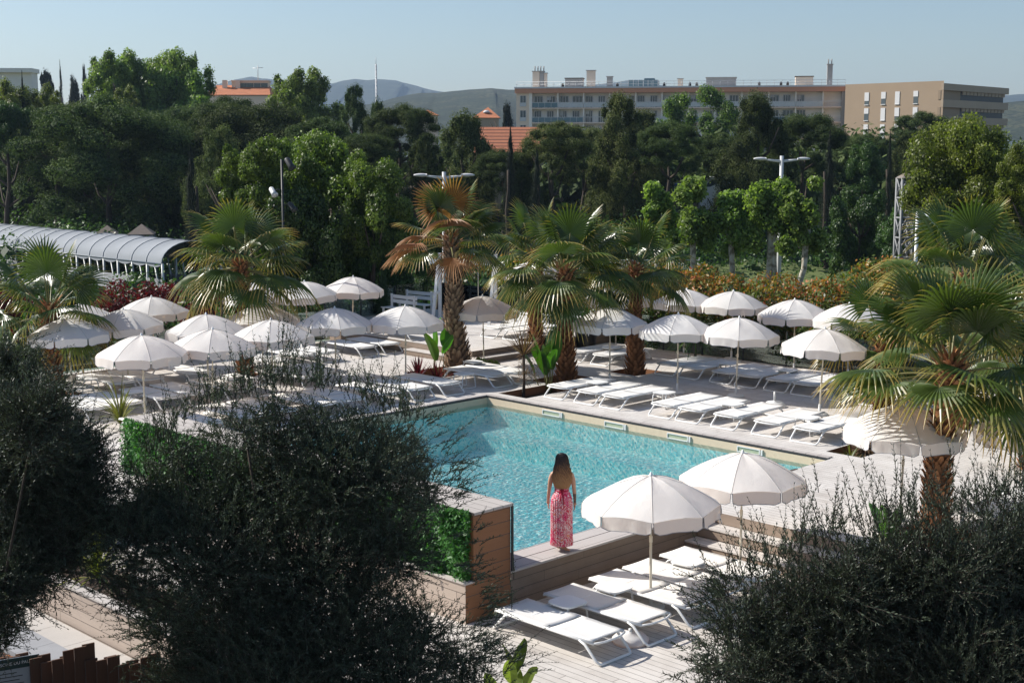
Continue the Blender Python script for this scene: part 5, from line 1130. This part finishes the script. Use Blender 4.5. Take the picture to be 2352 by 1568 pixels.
def flowers(x, label, seed, loc):
    g = np.random.default_rng(seed); P = np.clip(g.normal(0, .06, (240, 3)), -.13, .13); mt = [M['shrub'], plain('teal_silk_flower', (.02, .22, .24), .7) if 'teal_silk_flower' not in bpy.data.materials else bpy.data.materials['teal_silk_flower'], plain('red_silk_flower', (.35, .02, .04), .7) if 'red_silk_flower' not in bpy.data.materials else bpy.data.materials['red_silk_flower'], M['white_dull']]
    o = put('flower_garland', quads('flowers', cards(P, P/np.linalg.norm(P, axis=1)[:, None], .035, .7, .5, g), mt, g.random(240), mi=g.choice(4, 240, p=[.3, .35, .2, .15])), None, loc); tag(o, label, 'flowers', 'garlands on the swing frame')
c_ = W(8.17, -9.48, PZ+2.05)
flowers(0, 'teal and red flower garland left of the sign board', 1, c_+np.array([-.47, -.12, .03])); flowers(0, 'red and teal flower garland right of the sign board', 2, c_+np.array([.50, -.12, .0]))
p = at(1222, 598, PZ+2.135); umbrella((p[0], p[1], PZ), 'white parasol on the raised terrace behind the centre palm fronds', GU, 70)
t = thing('white_bench', 'long low white bench at the back of the raised terrace', 'bench', W(8.9, -7.3, PZ), YB)
m = MB(); m.box(-1.0, 1.0, -.2, .2, .38, .43); m.build('seat', M['white'], t)
for x in (-.85, .85): m = MB(); m.box(x-.05, x+.05, -.18, .18, 0, .378); m.build('leg', M['white'], t)
m = MB(); m.box(-1.0, 1.0, -.205, -.18, .05, .36); m.build('front_board', M['white'], t)
for i, (a, b, l) in enumerate([(6.6, -11.3, 'white slatted bench left of the swing frame'), (7.9, -11.9, 'white slatted bench nearer the young cypress'), (9.2, -5.2, 'white low bench between the palms at the terrace back')]):
    t = thing('slatted_bench', l, 'bench', W(a, b, PZ), YB+.1*i, 'white slatted benches')
    for j in range(4): m = MB(); m.box(-.7, .7, -.22+j*.115, -.13+j*.115, .42, .445); m.build('seat_slat', M['white'], t)
    for j in range(2): m = MB(); m.box(-.7, .7, .24, .265, .58+j*.16, .70+j*.16); m.build('back_slat', M['white'], t)
    for x in (-.6, .6): m = MB(); m.box(x-.03, x+.03, -.2, .28, .0, .06); m.box(x-.03, x+.03, -.2, -.14, .06, .418); m.box(x-.03, x+.03, .18, .238, .06, .9); m.build('leg', M['white'], t)
def balustrade(label, p0, p1, z, h=1.05, pw=1.5):
    p0, p1 = np.array(p0), np.array(p1); d = p1-p0; L = np.linalg.norm(d); t = thing('glass_balustrade', label, 'balustrade', p0+[0, 0, z], math.atan2(d[1], d[0]), 'glass balustrades round the terrace'); n = max(1, int(L/pw)); s = L/n
    for i in range(n):
        m = MB(); m.box(i*s+.03, (i+1)*s-.03, -.006, .006, .04, h); m.build('glass_panel', M['glass'], t)
        m = MB(); m.box(i*s-.02, i*s+.02, -.025, .025, -.1, h*.98); m.build('post', M['dark'], t)
balustrade('glass balustrade behind the loungers at far left', W(-16, -10.9), W(3.3, -10.9), 0)
balustrade('glass balustrade at the back of the raised terrace', W(4.6, -12.9), W(9.4, -12.9), PZ)
balustrade('glass balustrade in front of the clipped hedge', W(9.6, -3.4), W(9.6, 15), 0)
balustrade('glass balustrade behind the swing frame', W(9.62, -12.4), W(9.62, -4.4), PZ)
# ================================================================== LEFT PLANTER, PATH, MULCH, FENCE
t = thing('long_planter', 'long raised wooden planter with striped plants at lower left', 'planter', PC0, YAW)
m = MB(); m.box(-15.10, -15.04, -9.6, -1.0, -.64, -.034); m.box(-14.16, -14.1, -9.6, -1.0, -.64, -.034); m.box(-15.04, -14.16, -9.6, -9.54, -.64, -.034); m.build('planter_side', M['pale_boards'], t)
m = MB(); m.box(-15.13, -14.93, -9.63, -1.0, -.03, .0); m.build('planter_cap', M['top_wood_b'], t)
m = MB(); m.box(-15.03, -14.17, -9.53, -1.0, -.6, -.12); m.build('planter_soil', M['soil'], t)
mb = MB()
for i in range(14): mb.box(-15.72, -15.145, -12+i*.9, -12+i*.9+.892, -.66, -.60)
struct(LB('path', mb, M['stone']))
t = thing('stone_kerb', 'grey stone slab kerb between the path and the red bark bed', 'kerb', PC0, YAW)
for i in range(9): m = MB(); m.box(-16.32, -15.74, -12.5+i*1.25, -12.5+i*1.25+1.243, -.66, -.50); m.build('kerb_slab', M['kerb'], t)
g = np.random.default_rng(21); n = 9000; P = np.array([W(-16.34-g.uniform(0, 3.2), g.uniform(2, 12), -.57+g.uniform(0, .04)) for _ in range(n)]); c0 = P.mean(0)
M['bark_chip'] = leafmat('orange_bark_chips', (.10, .03, .012), (.42, .15, .06), trans=.0, rough=.9)
o = put('bark_mulch', quads('bark_chips', cards(P-c0, np.tile([0, 0, 1.], (n, 1)), .026, .5, .5, g), M['bark_chip'], g.random(n)), None, c0); tag(o, 'orange brown bark chips in the bed at the lower left corner', 'mulch', kind='stuff')
mb = MB(); mb.box(-19.6, -16.33, -12, -2, -.66, -.575); struct(LB('bark_bed', mb, M['soil']))
f0 = far(-60, 1515, 15.85); t = thing('plank_fence', 'dark brown fence of uneven upright planks at the lower left corner', 'fence', (f0[0], f0[1], -.61), 0)
g = np.random.default_rng(31)
tops = [(-60, 1519), (0, 1523), (23, 1512), (55, 1507), (83, 1518), (113, 1519), (135, 1500), (142, 1489), (165, 1490), (190, 1506), (225, 1512), (255, 1512), (278, 1528), (330, 1518), (380, 1540), (620, 1560)]
for i in range(27):
    x = -60+i*25.5; y = np.interp(x, [q[0] for q in tops], [q[1] for q in tops])+g.normal(0, 5); p = far(x, y, 15.85-(.03 if i % 2 else 0)-.012*i)
    m = MB(); m.box(0, .15, -.011, .011, 0, p[2]+.61); o = m.build('plank', M['fence_wood'], t, (p[0]-f0[0], p[1]-f0[1], 0), YAW*.8)
    if i % 2: p2 = p+np.array([.07, .09, .02]); m = MB(); m.box(0, .15, -.011, .011, 0, p2[2]+.60); m.build('plank', M['fence_wood'], t, (p2[0]-f0[0], p2[1]-f0[1], 0), YAW*.8)
p = far(-22, 1537, 15.62); t = thing('pool_sign', 'grey notice plate with dark green header on the plank fence', 'sign', (p[0], p[1], p[2]), YAW*.62)
m = MB(); m.box(0, .56, -.006, .0, -.75, .10, 0); m.build('plate', plain('pale_sign_plate', (.36, .40, .42), .4), t)
m = MB(); m.box(.008, .552, -.0085, -.0065, -.035, .094, 0); m.build('header', plain('dark_green_sign_header', (.008, .045, .045), .4), t)
text('PISCINE DU PALMY', .052, (.29, -.010, .03), t, M['white'], ext=.0008)
m = MB(); rr = random.Random(3)
for i in range(8): m.box(.04, .04+rr.uniform(.2, .42), -.008, -.0065, -.09-i*.045, -.08-i*.045)
m.build('small_print', M['dark'], t)
# ================================================================== OLIVE TREES IN FRONT
def olive(label, blobs, Y, ntw, seed, leaf=.058, sprigs=(), trunk=None, dens=13, lr=.055, low=0):
    g = np.random.default_rng(seed); k = Y/FPX; B = []
    for x, y, r, *e in blobs:
        y += low
        dy = e[0] if e else g.normal(0, .45); p = far(x, y, Y+dy); rr_ = r*k*.92; B.append((p[0], p[1], p[2], rr_, rr_*1.05, rr_*.95))
    base = np.array(trunk if trunk is not None else (B[0][0], B[0][1], -.64)); t = thing('olive_tree', label, 'olive tree', base, 0, 'dark olive trees in front of the pool')
    P, nr, kk = blobs_pts(B, ntw, .6, g); n = len(P)
    P = P-nr*.14+g.normal(0, .11, (n, 3)); out = g.random(n) < .22; P = P+nr*(out*np.abs(g.normal(0, .16, n)))[:, None]
    D = nr*.7+np.array([0, 0, .50])+g.normal(0, .42, (n, 3)); Ls = g.uniform(.22, .50, n)
    if len(sprigs):
        SP, SD, SL = [], [], []
        for x, y, x2, y2 in sprigs:
            a_, b_ = far(x, y, Y+g.normal(0, .3)), None; b_ = far(x2, y2, a_[1]+g.normal(0, .05)); d_ = b_-a_; SP.append(a_); SD.append(d_/np.linalg.norm(d_)); SL.append(np.linalg.norm(d_))
        P = np.concatenate([P, SP]); D = np.concatenate([D, SD]); Ls = np.concatenate([Ls, SL]); n = len(P)
    D /= np.linalg.norm(D, axis=1)[:, None]; S_ = np.cross(D, g.normal(0, 1, (n, 3))); S_ /= np.linalg.norm(S_, axis=1)[:, None]; U_ = np.cross(D, S_)
    curv = g.normal(0, .12, n); npair = dens; LQ = []; LT = []
    def tp(u): return P+D*(Ls*u)[:, None]+U_*(Ls*u*u*curv)[:, None]-np.array([0, 0, 1.])*(Ls*u*u*.10)[:, None]
    tt = g.random(n)
    for j in range(npair):
        u = (j+.7)/npair; b = tp(u*np.ones(n)); ang = j*1.57+g.normal(0, .3, n); keep = g.random(n) < np.where(Ls > .42, 1, .92)
        for s in (0, pi):
            w1 = S_*np.cos(ang+s)[:, None]+U_*np.sin(ang+s)[:, None]; op = g.uniform(.35, .85, n)[:, None]; dl = D*np.cos(op)+w1*np.sin(op); l = (leaf*g.uniform(.65, 1.2, n)*(1-.45*u))[:, None]; nn = np.cross(dl, g.normal(0, 1, (n, 3))); nn /= np.linalg.norm(nn, axis=1)[:, None]
            wq = l*.125; m_ = b+dl*l*.5; q = np.stack([b, m_-nn*wq, b+dl*l, m_+nn*wq], 1)[keep]; LQ.append(q); LT.append(np.clip(tt*.5+g.random(n)*.6, 0, 1)[keep])
    LQ = np.concatenate(LQ); LT = np.concatenate(LT); put('crown', quads('olive_leaves', LQ-base, M['olive'], LT), t)
    # twigs as thin three sided strips
    tw = []
    for a_, b_ in ((0, .35), (.35, .7), (.7, 1)):
        p0, p1 = tp(np.full(n, a_)), tp(np.full(n, b_)); wv = .0035*(1.25-a_); tw.append(np.stack([p0-S_*wv, p1-S_*wv*.7, p1+S_*wv*.7, p0+S_*wv], 1)); tw.append(np.stack([p0-U_*wv, p1-U_*wv*.7, p1+U_*wv*.7, p0+U_*wv], 1))
    put('twigs', quads('olive_twigs', np.concatenate(tw)-base, M['bark']), t)
    m = MB(); cen = np.array([b[:3] for b in B]); top = cen.mean(0)-base; fork = np.array([top[0]*.5, top[1]*.5, top[2]*.42])
    m.tube([(0, 0, 0), fork*.5+[.06, 0, 0], fork], [.17, .13, .12], 10); m.build('trunk', M['bark'], t)
    m = MB()
    for c in cen-base: mid = (fork+c)/2+g.normal(0, .1, 3)+[0, 0, -.1]; m.tube([fork, mid, c], [lr, lr*.55, .008], 6)
    m.build('limbs', M['bark'], t); return t
g = np.random.default_rng(1)
def rs(n, f):   # sprig lines from a base curve
    out = []
    for i in range(n): out.append(f(g.random()))
    return out
cur = lambda pts, u: (np.interp(u*(len(pts)-1), range(len(pts)), [p[0] for p in pts]), np.interp(u*(len(pts)-1), range(len(pts)), [p[1] for p in pts]))
def along(pts, n, dx, dy, sd=18, l=70):
    o = []
    for i in range(n):
        x, y = cur(pts, g.random()); x += g.normal(0, 10); y += g.normal(0, 10); k = g.uniform(.5, 1.25)*l/70; o.append((x, y, x+(dx+g.normal(0, sd))*k, y+(dy+g.normal(0, sd))*k))
    return o
B1 = [(640, 930, 34), (560, 945, 34), (720, 950, 36), (830, 960, 40), (500, 985, 44), (410, 1030, 44), (640, 1000, 70), (760, 1010, 70), (880, 1000, 56), (940, 1030, 48), (600, 1090, 130), (760, 1080, 110), (870, 1090, 110), (960, 1110, 60), (350, 1120, 80), (300, 1210, 85), (450, 1160, 120), (500, 1260, 165), (720, 1260, 180), (890, 1240, 100), (310, 1320, 60), (390, 1400, 95), (560, 1430, 165), (790, 1440, 175), (955, 1430, 85), (1050, 1500, 60), (640, 1560, 175), (430, 1530, 85), (900, 1560, 145), (1080, 1570, 60)]
s1 = along([(330, 1050), (430, 960), (560, 900), (650, 880), (760, 890), (880, 930), (960, 970)], 230, 4, -95, 26)+along([(960, 940), (1030, 1060), (1050, 1160)], 46, 58, -38, 16)+along([(1040, 1290), (1120, 1370), (1100, 1450), (1090, 1530)], 70, 62, -22, 18)+along([(1090, 1190), (1100, 1320)], 7, 30, -45, 14)+along([(330, 1350), (360, 1460)], 24, -50, -5, 18)+along([(600, 880), (700, 860), (760, 880)], 26, 2, -115, 22)+along([(470, 930), (560, 890)], 14, -4, -110, 20)+along([(1000, 1400), (1120, 1500), (1200, 1540)], 40, 60, -40, 20)+[(648, 790, 655, 700), (640, 800, 640, 715), (700, 800, 712, 725), (1180, 1330, 1186, 1240), (1175, 1400, 1180, 1300), (1040, 1000, 1120, 940), (1050, 1120, 1148, 1075)]
olive('large dark olive tree filling the lower left middle of the view', B1, 15, 14000, 5, low=30, sprigs=s1, trunk=(-2.4, 15.0, -.64))
B2 = [(20, 860, 60), (-20, 930, 105), (80, 970, 70), (30, 1040, 130), (140, 1050, 70), (200, 1060, 35), (110, 1140, 120), (0, 1190, 140), (190, 1160, 70), (60, 1280, 100), (150, 1260, 60), (-10, 1370, 70), (20, 1330, 60), (-30, 1450, 60)]
olive('silvery green olive tree cut by the left edge of the view', B2, 14, 9800, 6, sprigs=along([(10, 800), (90, 880), (170, 980), (240, 1040)], 50, 12, -40, 22, 55)+along([(0, 1400), (40, 1380), (200, 1230)], 26, 20, 25, 20, 50), trunk=(-6.9, 14.2, -.64), lr=.03)
B3 = [(1690, 1420, 40), (1760, 1380, 56), (1850, 1330, 66), (1950, 1300, 70), (2060, 1275, 75), (2180, 1255, 80), (2300, 1235, 90), (2400, 1200, 100), (1800, 1460, 100), (1950, 1400, 110), (2100, 1370, 120), (2260, 1350, 130), (2380, 1360, 130), (1720, 1510, 70), (1870, 1540, 140), (2050, 1530, 160), (2230, 1500, 160), (2380, 1540, 170), (1650, 1480, 34)]
s3 = along([(1650, 1380), (1740, 1310), (1830, 1260), (1930, 1220), (2040, 1200), (2150, 1190), (2250, 1170), (2370, 1120)], 200, 0, -110, 32)+along([(1660, 1450), (1780, 1380), (1900, 1310), (2050, 1270), (2200, 1240), (2380, 1190)], 300, 0, -100, 40)+along([(1680, 1490), (1640, 1400), (1680, 1330)], 60, -60, -44, 22)+along([(1650, 1560), (1620, 1480)], 18, -50, -30, 18)+[(2060, 1110, 2052, 1010), (2190, 1090, 2180, 1000), (2330, 1060, 2290, 980), (1880, 1130, 1870, 1040), (1990, 1100, 1985, 1010), (1720, 1250, 1690, 1150), (1620, 1290, 1590, 1215), (1590, 1400, 1560, 1330)]
olive('dark olive tree with upright sprigs filling the lower right corner', B3, 12.5, 11000, 7, low=62, sprigs=s3, trunk=(3.6, 12.6, -.64), leaf=.060)
# ================================================================== WOMAN
t = NT('warm_skin'); v = t.obj(); sp = t.n('SeparateXYZ', i_0=v).outputs
tz = t.math('MULTIPLY', t.math('GREATER_THAN', sp[0], .17), t.math('MULTIPLY', t.math('GREATER_THAN', sp[2], .775), t.math('LESS_THAN', sp[2], .94)))
tat = t.math('MULTIPLY', tz, t.math('GREATER_THAN', t.noise(38, 3, v), .44))
t.col(t.mix(tat, t.mix(t.noise(5, 3, v), (.47, .25, .16), (.56, .31, .20)), (.09, .06, .05))).p(.5); t.b.inputs['Subsurface Weight'].default_value = .05; M['skin'] = t.m  # even skin tone with a dark tattoo on the right forearm
t = NT('wavy_brown_hair'); a = t.n('Attribute', attribute_name='tint').outputs['Fac']
t.col(t.ramp(a, [(0, (.022, .012, .008)), (.2, (.07, .03, .013)), (.5, (.24, .105, .034)), (.9, (.40, .20, .075))])).p(.45, spec=.5); M['hair'] = t.m
t = NT('pink_paisley_cotton'); v = t.obj(); d_ = t.n('TexNoise'); d_.inputs['Scale'].default_value = 7; t.set(d_.inputs['Vector'], v)
v2 = t.n('VectorMath', operation='MULTIPLY_ADD'); t.set(v2.inputs[0], d_.outputs[1]); v2.inputs[1].default_value = (.22, .22, .22); t.set(v2.inputs[2], v)
vo = t.n('TexVoronoi', feature='F1'); vo.inputs['Scale'].default_value = 11; t.set(vo.inputs['Vector'], v2.outputs[0]); vd = vo.outputs['Distance']; vc = t.n('SeparateColor', i_0=vo.outputs['Color']).outputs[0]
rings = t.math('FRACT', t.math('MULTIPLY', vd, 4.6)); c = t.mix(t.math('GREATER_THAN', rings, .5), (.62, .035, .07), (.80, .52, .55))
c = t.mix(t.math('GREATER_THAN', vc, .72), c, (.66, .03, .13)); c = t.mix(t.math('MULTIPLY', t.math('LESS_THAN', vc, .15), t.math('LESS_THAN', vd, .3)), c, (.72, .16, .04))
c = t.mix(t.math('GREATER_THAN', rings, .84), c, (.84, .74, .74)); t.col(c).p(.75, spec=.2); M['paisley'] = t.m
M['red_cloth'] = plain('crimson_tie_cloth', (.45, .015, .05), .8)
wb = W(-8.66, 10.68, .003); person = None
def skinned(name, verts, edges, radii, parent, mat, sub=2, root=0):
    me = bpy.data.meshes.new(name+'_sk'); me.from_pydata(verts, edges, []); o = bpy.data.objects.new(name+'_sk', me); COL.objects.link(o)
    o.modifiers.new('s', 'SKIN'); 
    for i, r in enumerate(radii): sv = me.skin_vertices[0].data[i]; sv.radius = r if isinstance(r, tuple) else (r, r); sv.use_root = (i == root)
    sb = o.modifiers.new('u', 'SUBSURF'); sb.levels = sub; sb.render_levels = sub
    bpy.context.view_layer.update(); dg = bpy.context.evaluated_depsgraph_get(); nm = bpy.data.meshes.new_from_object(o.evaluated_get(dg)); nm.name = name
    bpy.data.objects.remove(o); nm.materials.clear(); nm.materials.append(mat); nm.polygons.foreach_set('use_smooth', [True]*len(nm.polygons)); return put(name, nm, parent)
person = thing('person', 'woman with long wavy brown hair in a pink and red patterned dress, back turned', 'person', wb, 0)
V = []; E = []; Rr = []
def jn(p, r, par=None): V.append(p); Rr.append(r); (E.append((par, len(V)-1)) if par is not None else None); return len(V)-1
pel = jn((0, 0, .86), (.125, .10)); sp1 = jn((0, .0, .98), (.100, .080), pel); sp2 = jn((0, 0, 1.12), (.118, .085), sp1); ch = jn((0, 0, 1.235), (.125, .08), sp2); nb_ = jn((0, -.005, 1.325), (.058, .052), ch); nk = jn((0, .01, 1.385), (.044, .046), nb_)
h1 = jn((0, .022, 1.445), (.062, .072), nk); h2 = jn((0, .012, 1.515), (.073, .086), h1); h3 = jn((0, .0, 1.572), (.05, .06), h2); ns_ = jn((0, .115, 1.468), (.010, .012), h1)
for s in (-1, 1):
    sh = jn((s*.150, 0, 1.272), (.046, .046), ch); ua_ = jn((s*.182, .0, 1.15), (.040, .042), sh); el = jn((s*.197, .0 if s > 0 else .02, 1.005), (.031, .032), ua_); fa = jn((s*.207, .02 if s > 0 else .07, .91), (.032, .031), el); wr = jn((s*.212, .035 if s > 0 else .12, .785), (.020, .024), fa)
    hx = s*.213; hy = .045 if s > 0 else .15; pm_ = jn((hx, hy, .735), (.016, .034), wr)
    hp = jn((s*.085, 0, .80), (.088, .092), pel); kn = jn((s*.075, .012, .45), (.052, .055), hp)
    if s > 0: an = jn((.035, -.01, .085), (.030, .034), kn); ft = jn((.065, -.035, .035), (.030, .028), an); jn((.135, -.075, .022), (.020, .016), ft); jn((.005, -.01, .03), (.026, .026), an)
    else: an = jn((-.045, .04, .085), (.030, .034), kn); ft = jn((-.035, .09, .035), (.028, .028), an); jn((-.025, .18, .020), (.020, .016), ft); jn((-.045, .015, .03), (.026, .026), an)
skinned('body', V, E, Rr, person, M['skin'])
for s in (-1, 1):     # fingers rooted inside the palm
    hx = s*.213; hy = .045 if s > 0 else .15; V = []; E = []; Rr = []
    r0 = jn((hx, hy, .735), (.014, .028))
    for k, (dy, ln) in enumerate(((-.026, .058), (-.009, .070), (.009, .074), (.026, .066))):
        b = jn((hx, hy+dy, .705), .0088, r0); m1_ = jn((hx-s*.006, hy+dy*1.1+.004, .705-ln*.5), .0078, b); jn((hx-s*.018, hy+dy*1.1+.012, .705-ln*.95), .0064, m1_)
    b = jn((hx-s*.004, hy+.03, .745), .0095, r0); m1_ = jn((hx-s*.012, hy+.052, .715), .0085, b); jn((hx-s*.016, hy+.058, .688), .007, m1_)
    skinned('hand', V, E, Rr, person, M['skin'], 1)
def loft(rows, n, pleat=0, amp0=0, amp1=0, y0=0, arc=(0, 2*pi), wob=0):
    V = []; closed = arc[1]-arc[0] > 6.2; A_ = np.linspace(arc[0], arc[1], n, endpoint=not closed)
    for i, (z, rx, ry, cx_, cy_) in enumerate(rows):
        u = i/(len(rows)-1); am = amp0+(amp1-amp0)*u
        for a in A_: k = 1+am*sin(a*pleat+1.2*sin(a*3)+wob*u*2); V.append((cx_+rx*k*cos(a), cy_+ry*k*sin(a), z))
    F = [(i*n+j, i*n+(j+1) % n, (i+1)*n+(j+1) % n, (i+1)*n+j) for i in range(len(rows)-1) for j in range(n if closed else n-1)]; return V, F
rows = [(1.035, .108, .088, 0, 0), (.975, .118, .096, 0, 0), (.93, .140, .118, 0, 0), (.86, .165, .140, 0, -.004), (.76, .174, .146, 0, -.004), (.6, .172, .140, .0, 0), (.42, .170, .135, .0, 0), (.25, .172, .136, .002, 0), (.14, .178, .142, .004, 0), (.10, .176, .142, .004, 0)]
rr = []
for i in range(len(rows)-1):
    for k in range(4): u = k/4; rr.append(tuple(rows[i][j]*(1-u)+rows[i+1][j]*u for j in range(5)))
rr.append(rows[-1]); Vs, Fs = loft(rr, 132, 24, .020, .055, wob=1.0); m = MB(); m.add(Vs, Fs, 0, True); sk = m.build('skirt', M['paisley'], person)
m = MB(); Vs, Fs = loft([(1.0, .114, .092, 0, 0), (1.08, .126, .100, 0, 0), (1.16, .134, .112, 0, 0), (1.23, .10, .098, 0, 0), (1.29, .05, .07, 0, .0)], 24, 0, 0, 0, arc=(-.55, pi+.55)); m.add(Vs, Fs, 0, True); m.build('bodice', M['paisley'], person)
m = MB(); m.tube([(-.11, -.03, 1.0), (-.06, -.083, .995), (0, -.097, .992), (.06, -.083, .995), (.11, -.03, 1.0)], .010, 8)
for q in range(7): a = q*.9; m.tube([(0, -.10, 1.0), (.03*cos(a), -.118, 1.01+.028*sin(a)), (.012*cos(a+1), -.108, 1.0+.012*sin(a+1))], [.010, .013, .009], 7)
m.tube([(-.005, -.11, .99), (-.022, -.135, .93), (-.028, -.155, .85)], [.009, .010, .013], 7); m.tube([(.008, -.11, .99), (.022, -.138, .92), (.03, -.16, .80)], [.009, .010, .013], 7); m.build('waist_tie', M['red_cloth'], person)
# hair: shell plus many wavy strips
rows = [(1.602, .012, .014, 0, 0), (1.596, .038, .045, 0, 0), (1.578, .062, .072, 0, 0), (1.545, .079, .090, 0, -.003), (1.50, .086, .094, 0, -.010), (1.45, .092, .084, 0, -.030), (1.39, .100, .070, 0, -.045), (1.32, .122, .056, 0, -.064), (1.24, .134, .048, 0, -.080), (1.16, .130, .042, .003, -.090), (1.10, .112, .036, .006, -.096), (1.05, .080, .026, .008, -.098)]
m = MB(); Vs, Fs = loft(rows, 48, 13, .02, .10, wob=2.2); tz = [float(np.clip((1.52-p[2])/.42, 0, .8)) for p in Vs]; m.add(Vs, Fs, 0, True, tz)
g = np.random.default_rng(4); Q = []; TT = []
zz = np.array([r[0] for r in rows][::-1])
for i in range(420):
    a = g.uniform(pi*1.0-.35, 2*pi+.35); zend = g.uniform(1.03, 1.2); ph = g.uniform(0, 6.28); am = g.uniform(.006, .019); tn = g.normal(0, .12); pr = None; g_w = g.uniform(.75, 1.12)
    for k, z in enumerate(np.linspace(1.585, zend, 22)):
        f_ = lambda j: np.interp(z, zz, [r[j] for r in rows][::-1])
        x = f_(3)+(f_(1)*g_w+.004)*cos(a)+am*sin(z*46+ph)*min(1, (1.58-z)*6); y = f_(4)+(f_(2)+.005)*sin(a)+.4*am*cos(z*46+ph); w_ = .0045*(1 if k < 20 else .4); row = ((x-w_, y, z), (x+w_, y, z))
        if pr: Q.append([pr[0], pr[1], row[1], row[0]]); tv = float(np.clip((1.50-z)/.42+tn, 0, 1)); TT.append([tv]*4)
        pr = row
hm = MB(); hair = m.build('hair', M['hair'], person); put('hair_strands', quads('strands', np.array(Q), M['hair'], np.array(TT)), hair)
# ================================================================== HAZE
m = MB(); m.box(-4000, 4000, -60, 4300, -32, 212)
o = m.build('haze', None); o.data.materials.clear()
hm = bpy.data.materials.new('haze_air'); hm.use_nodes = True; n_ = hm.node_tree; n_.nodes.remove(n_.nodes['Principled BSDF'])
pv = n_.nodes.new('ShaderNodeVolumePrincipled'); pv.inputs['Color'].default_value = (.52, .70, .95, 1); pv.inputs['Density'].default_value = HAZE; pv.inputs['Anisotropy'].default_value = .2
n_.links.new(pv.outputs[0], n_.nodes['Material Output'].inputs['Volume']); o.data.materials.append(hm); tag(o, 'thin blue haze in the air over the whole view', 'haze', kind='stuff')
for ob in bpy.data.objects:
    if ob.get('kind') == 'structure': pass
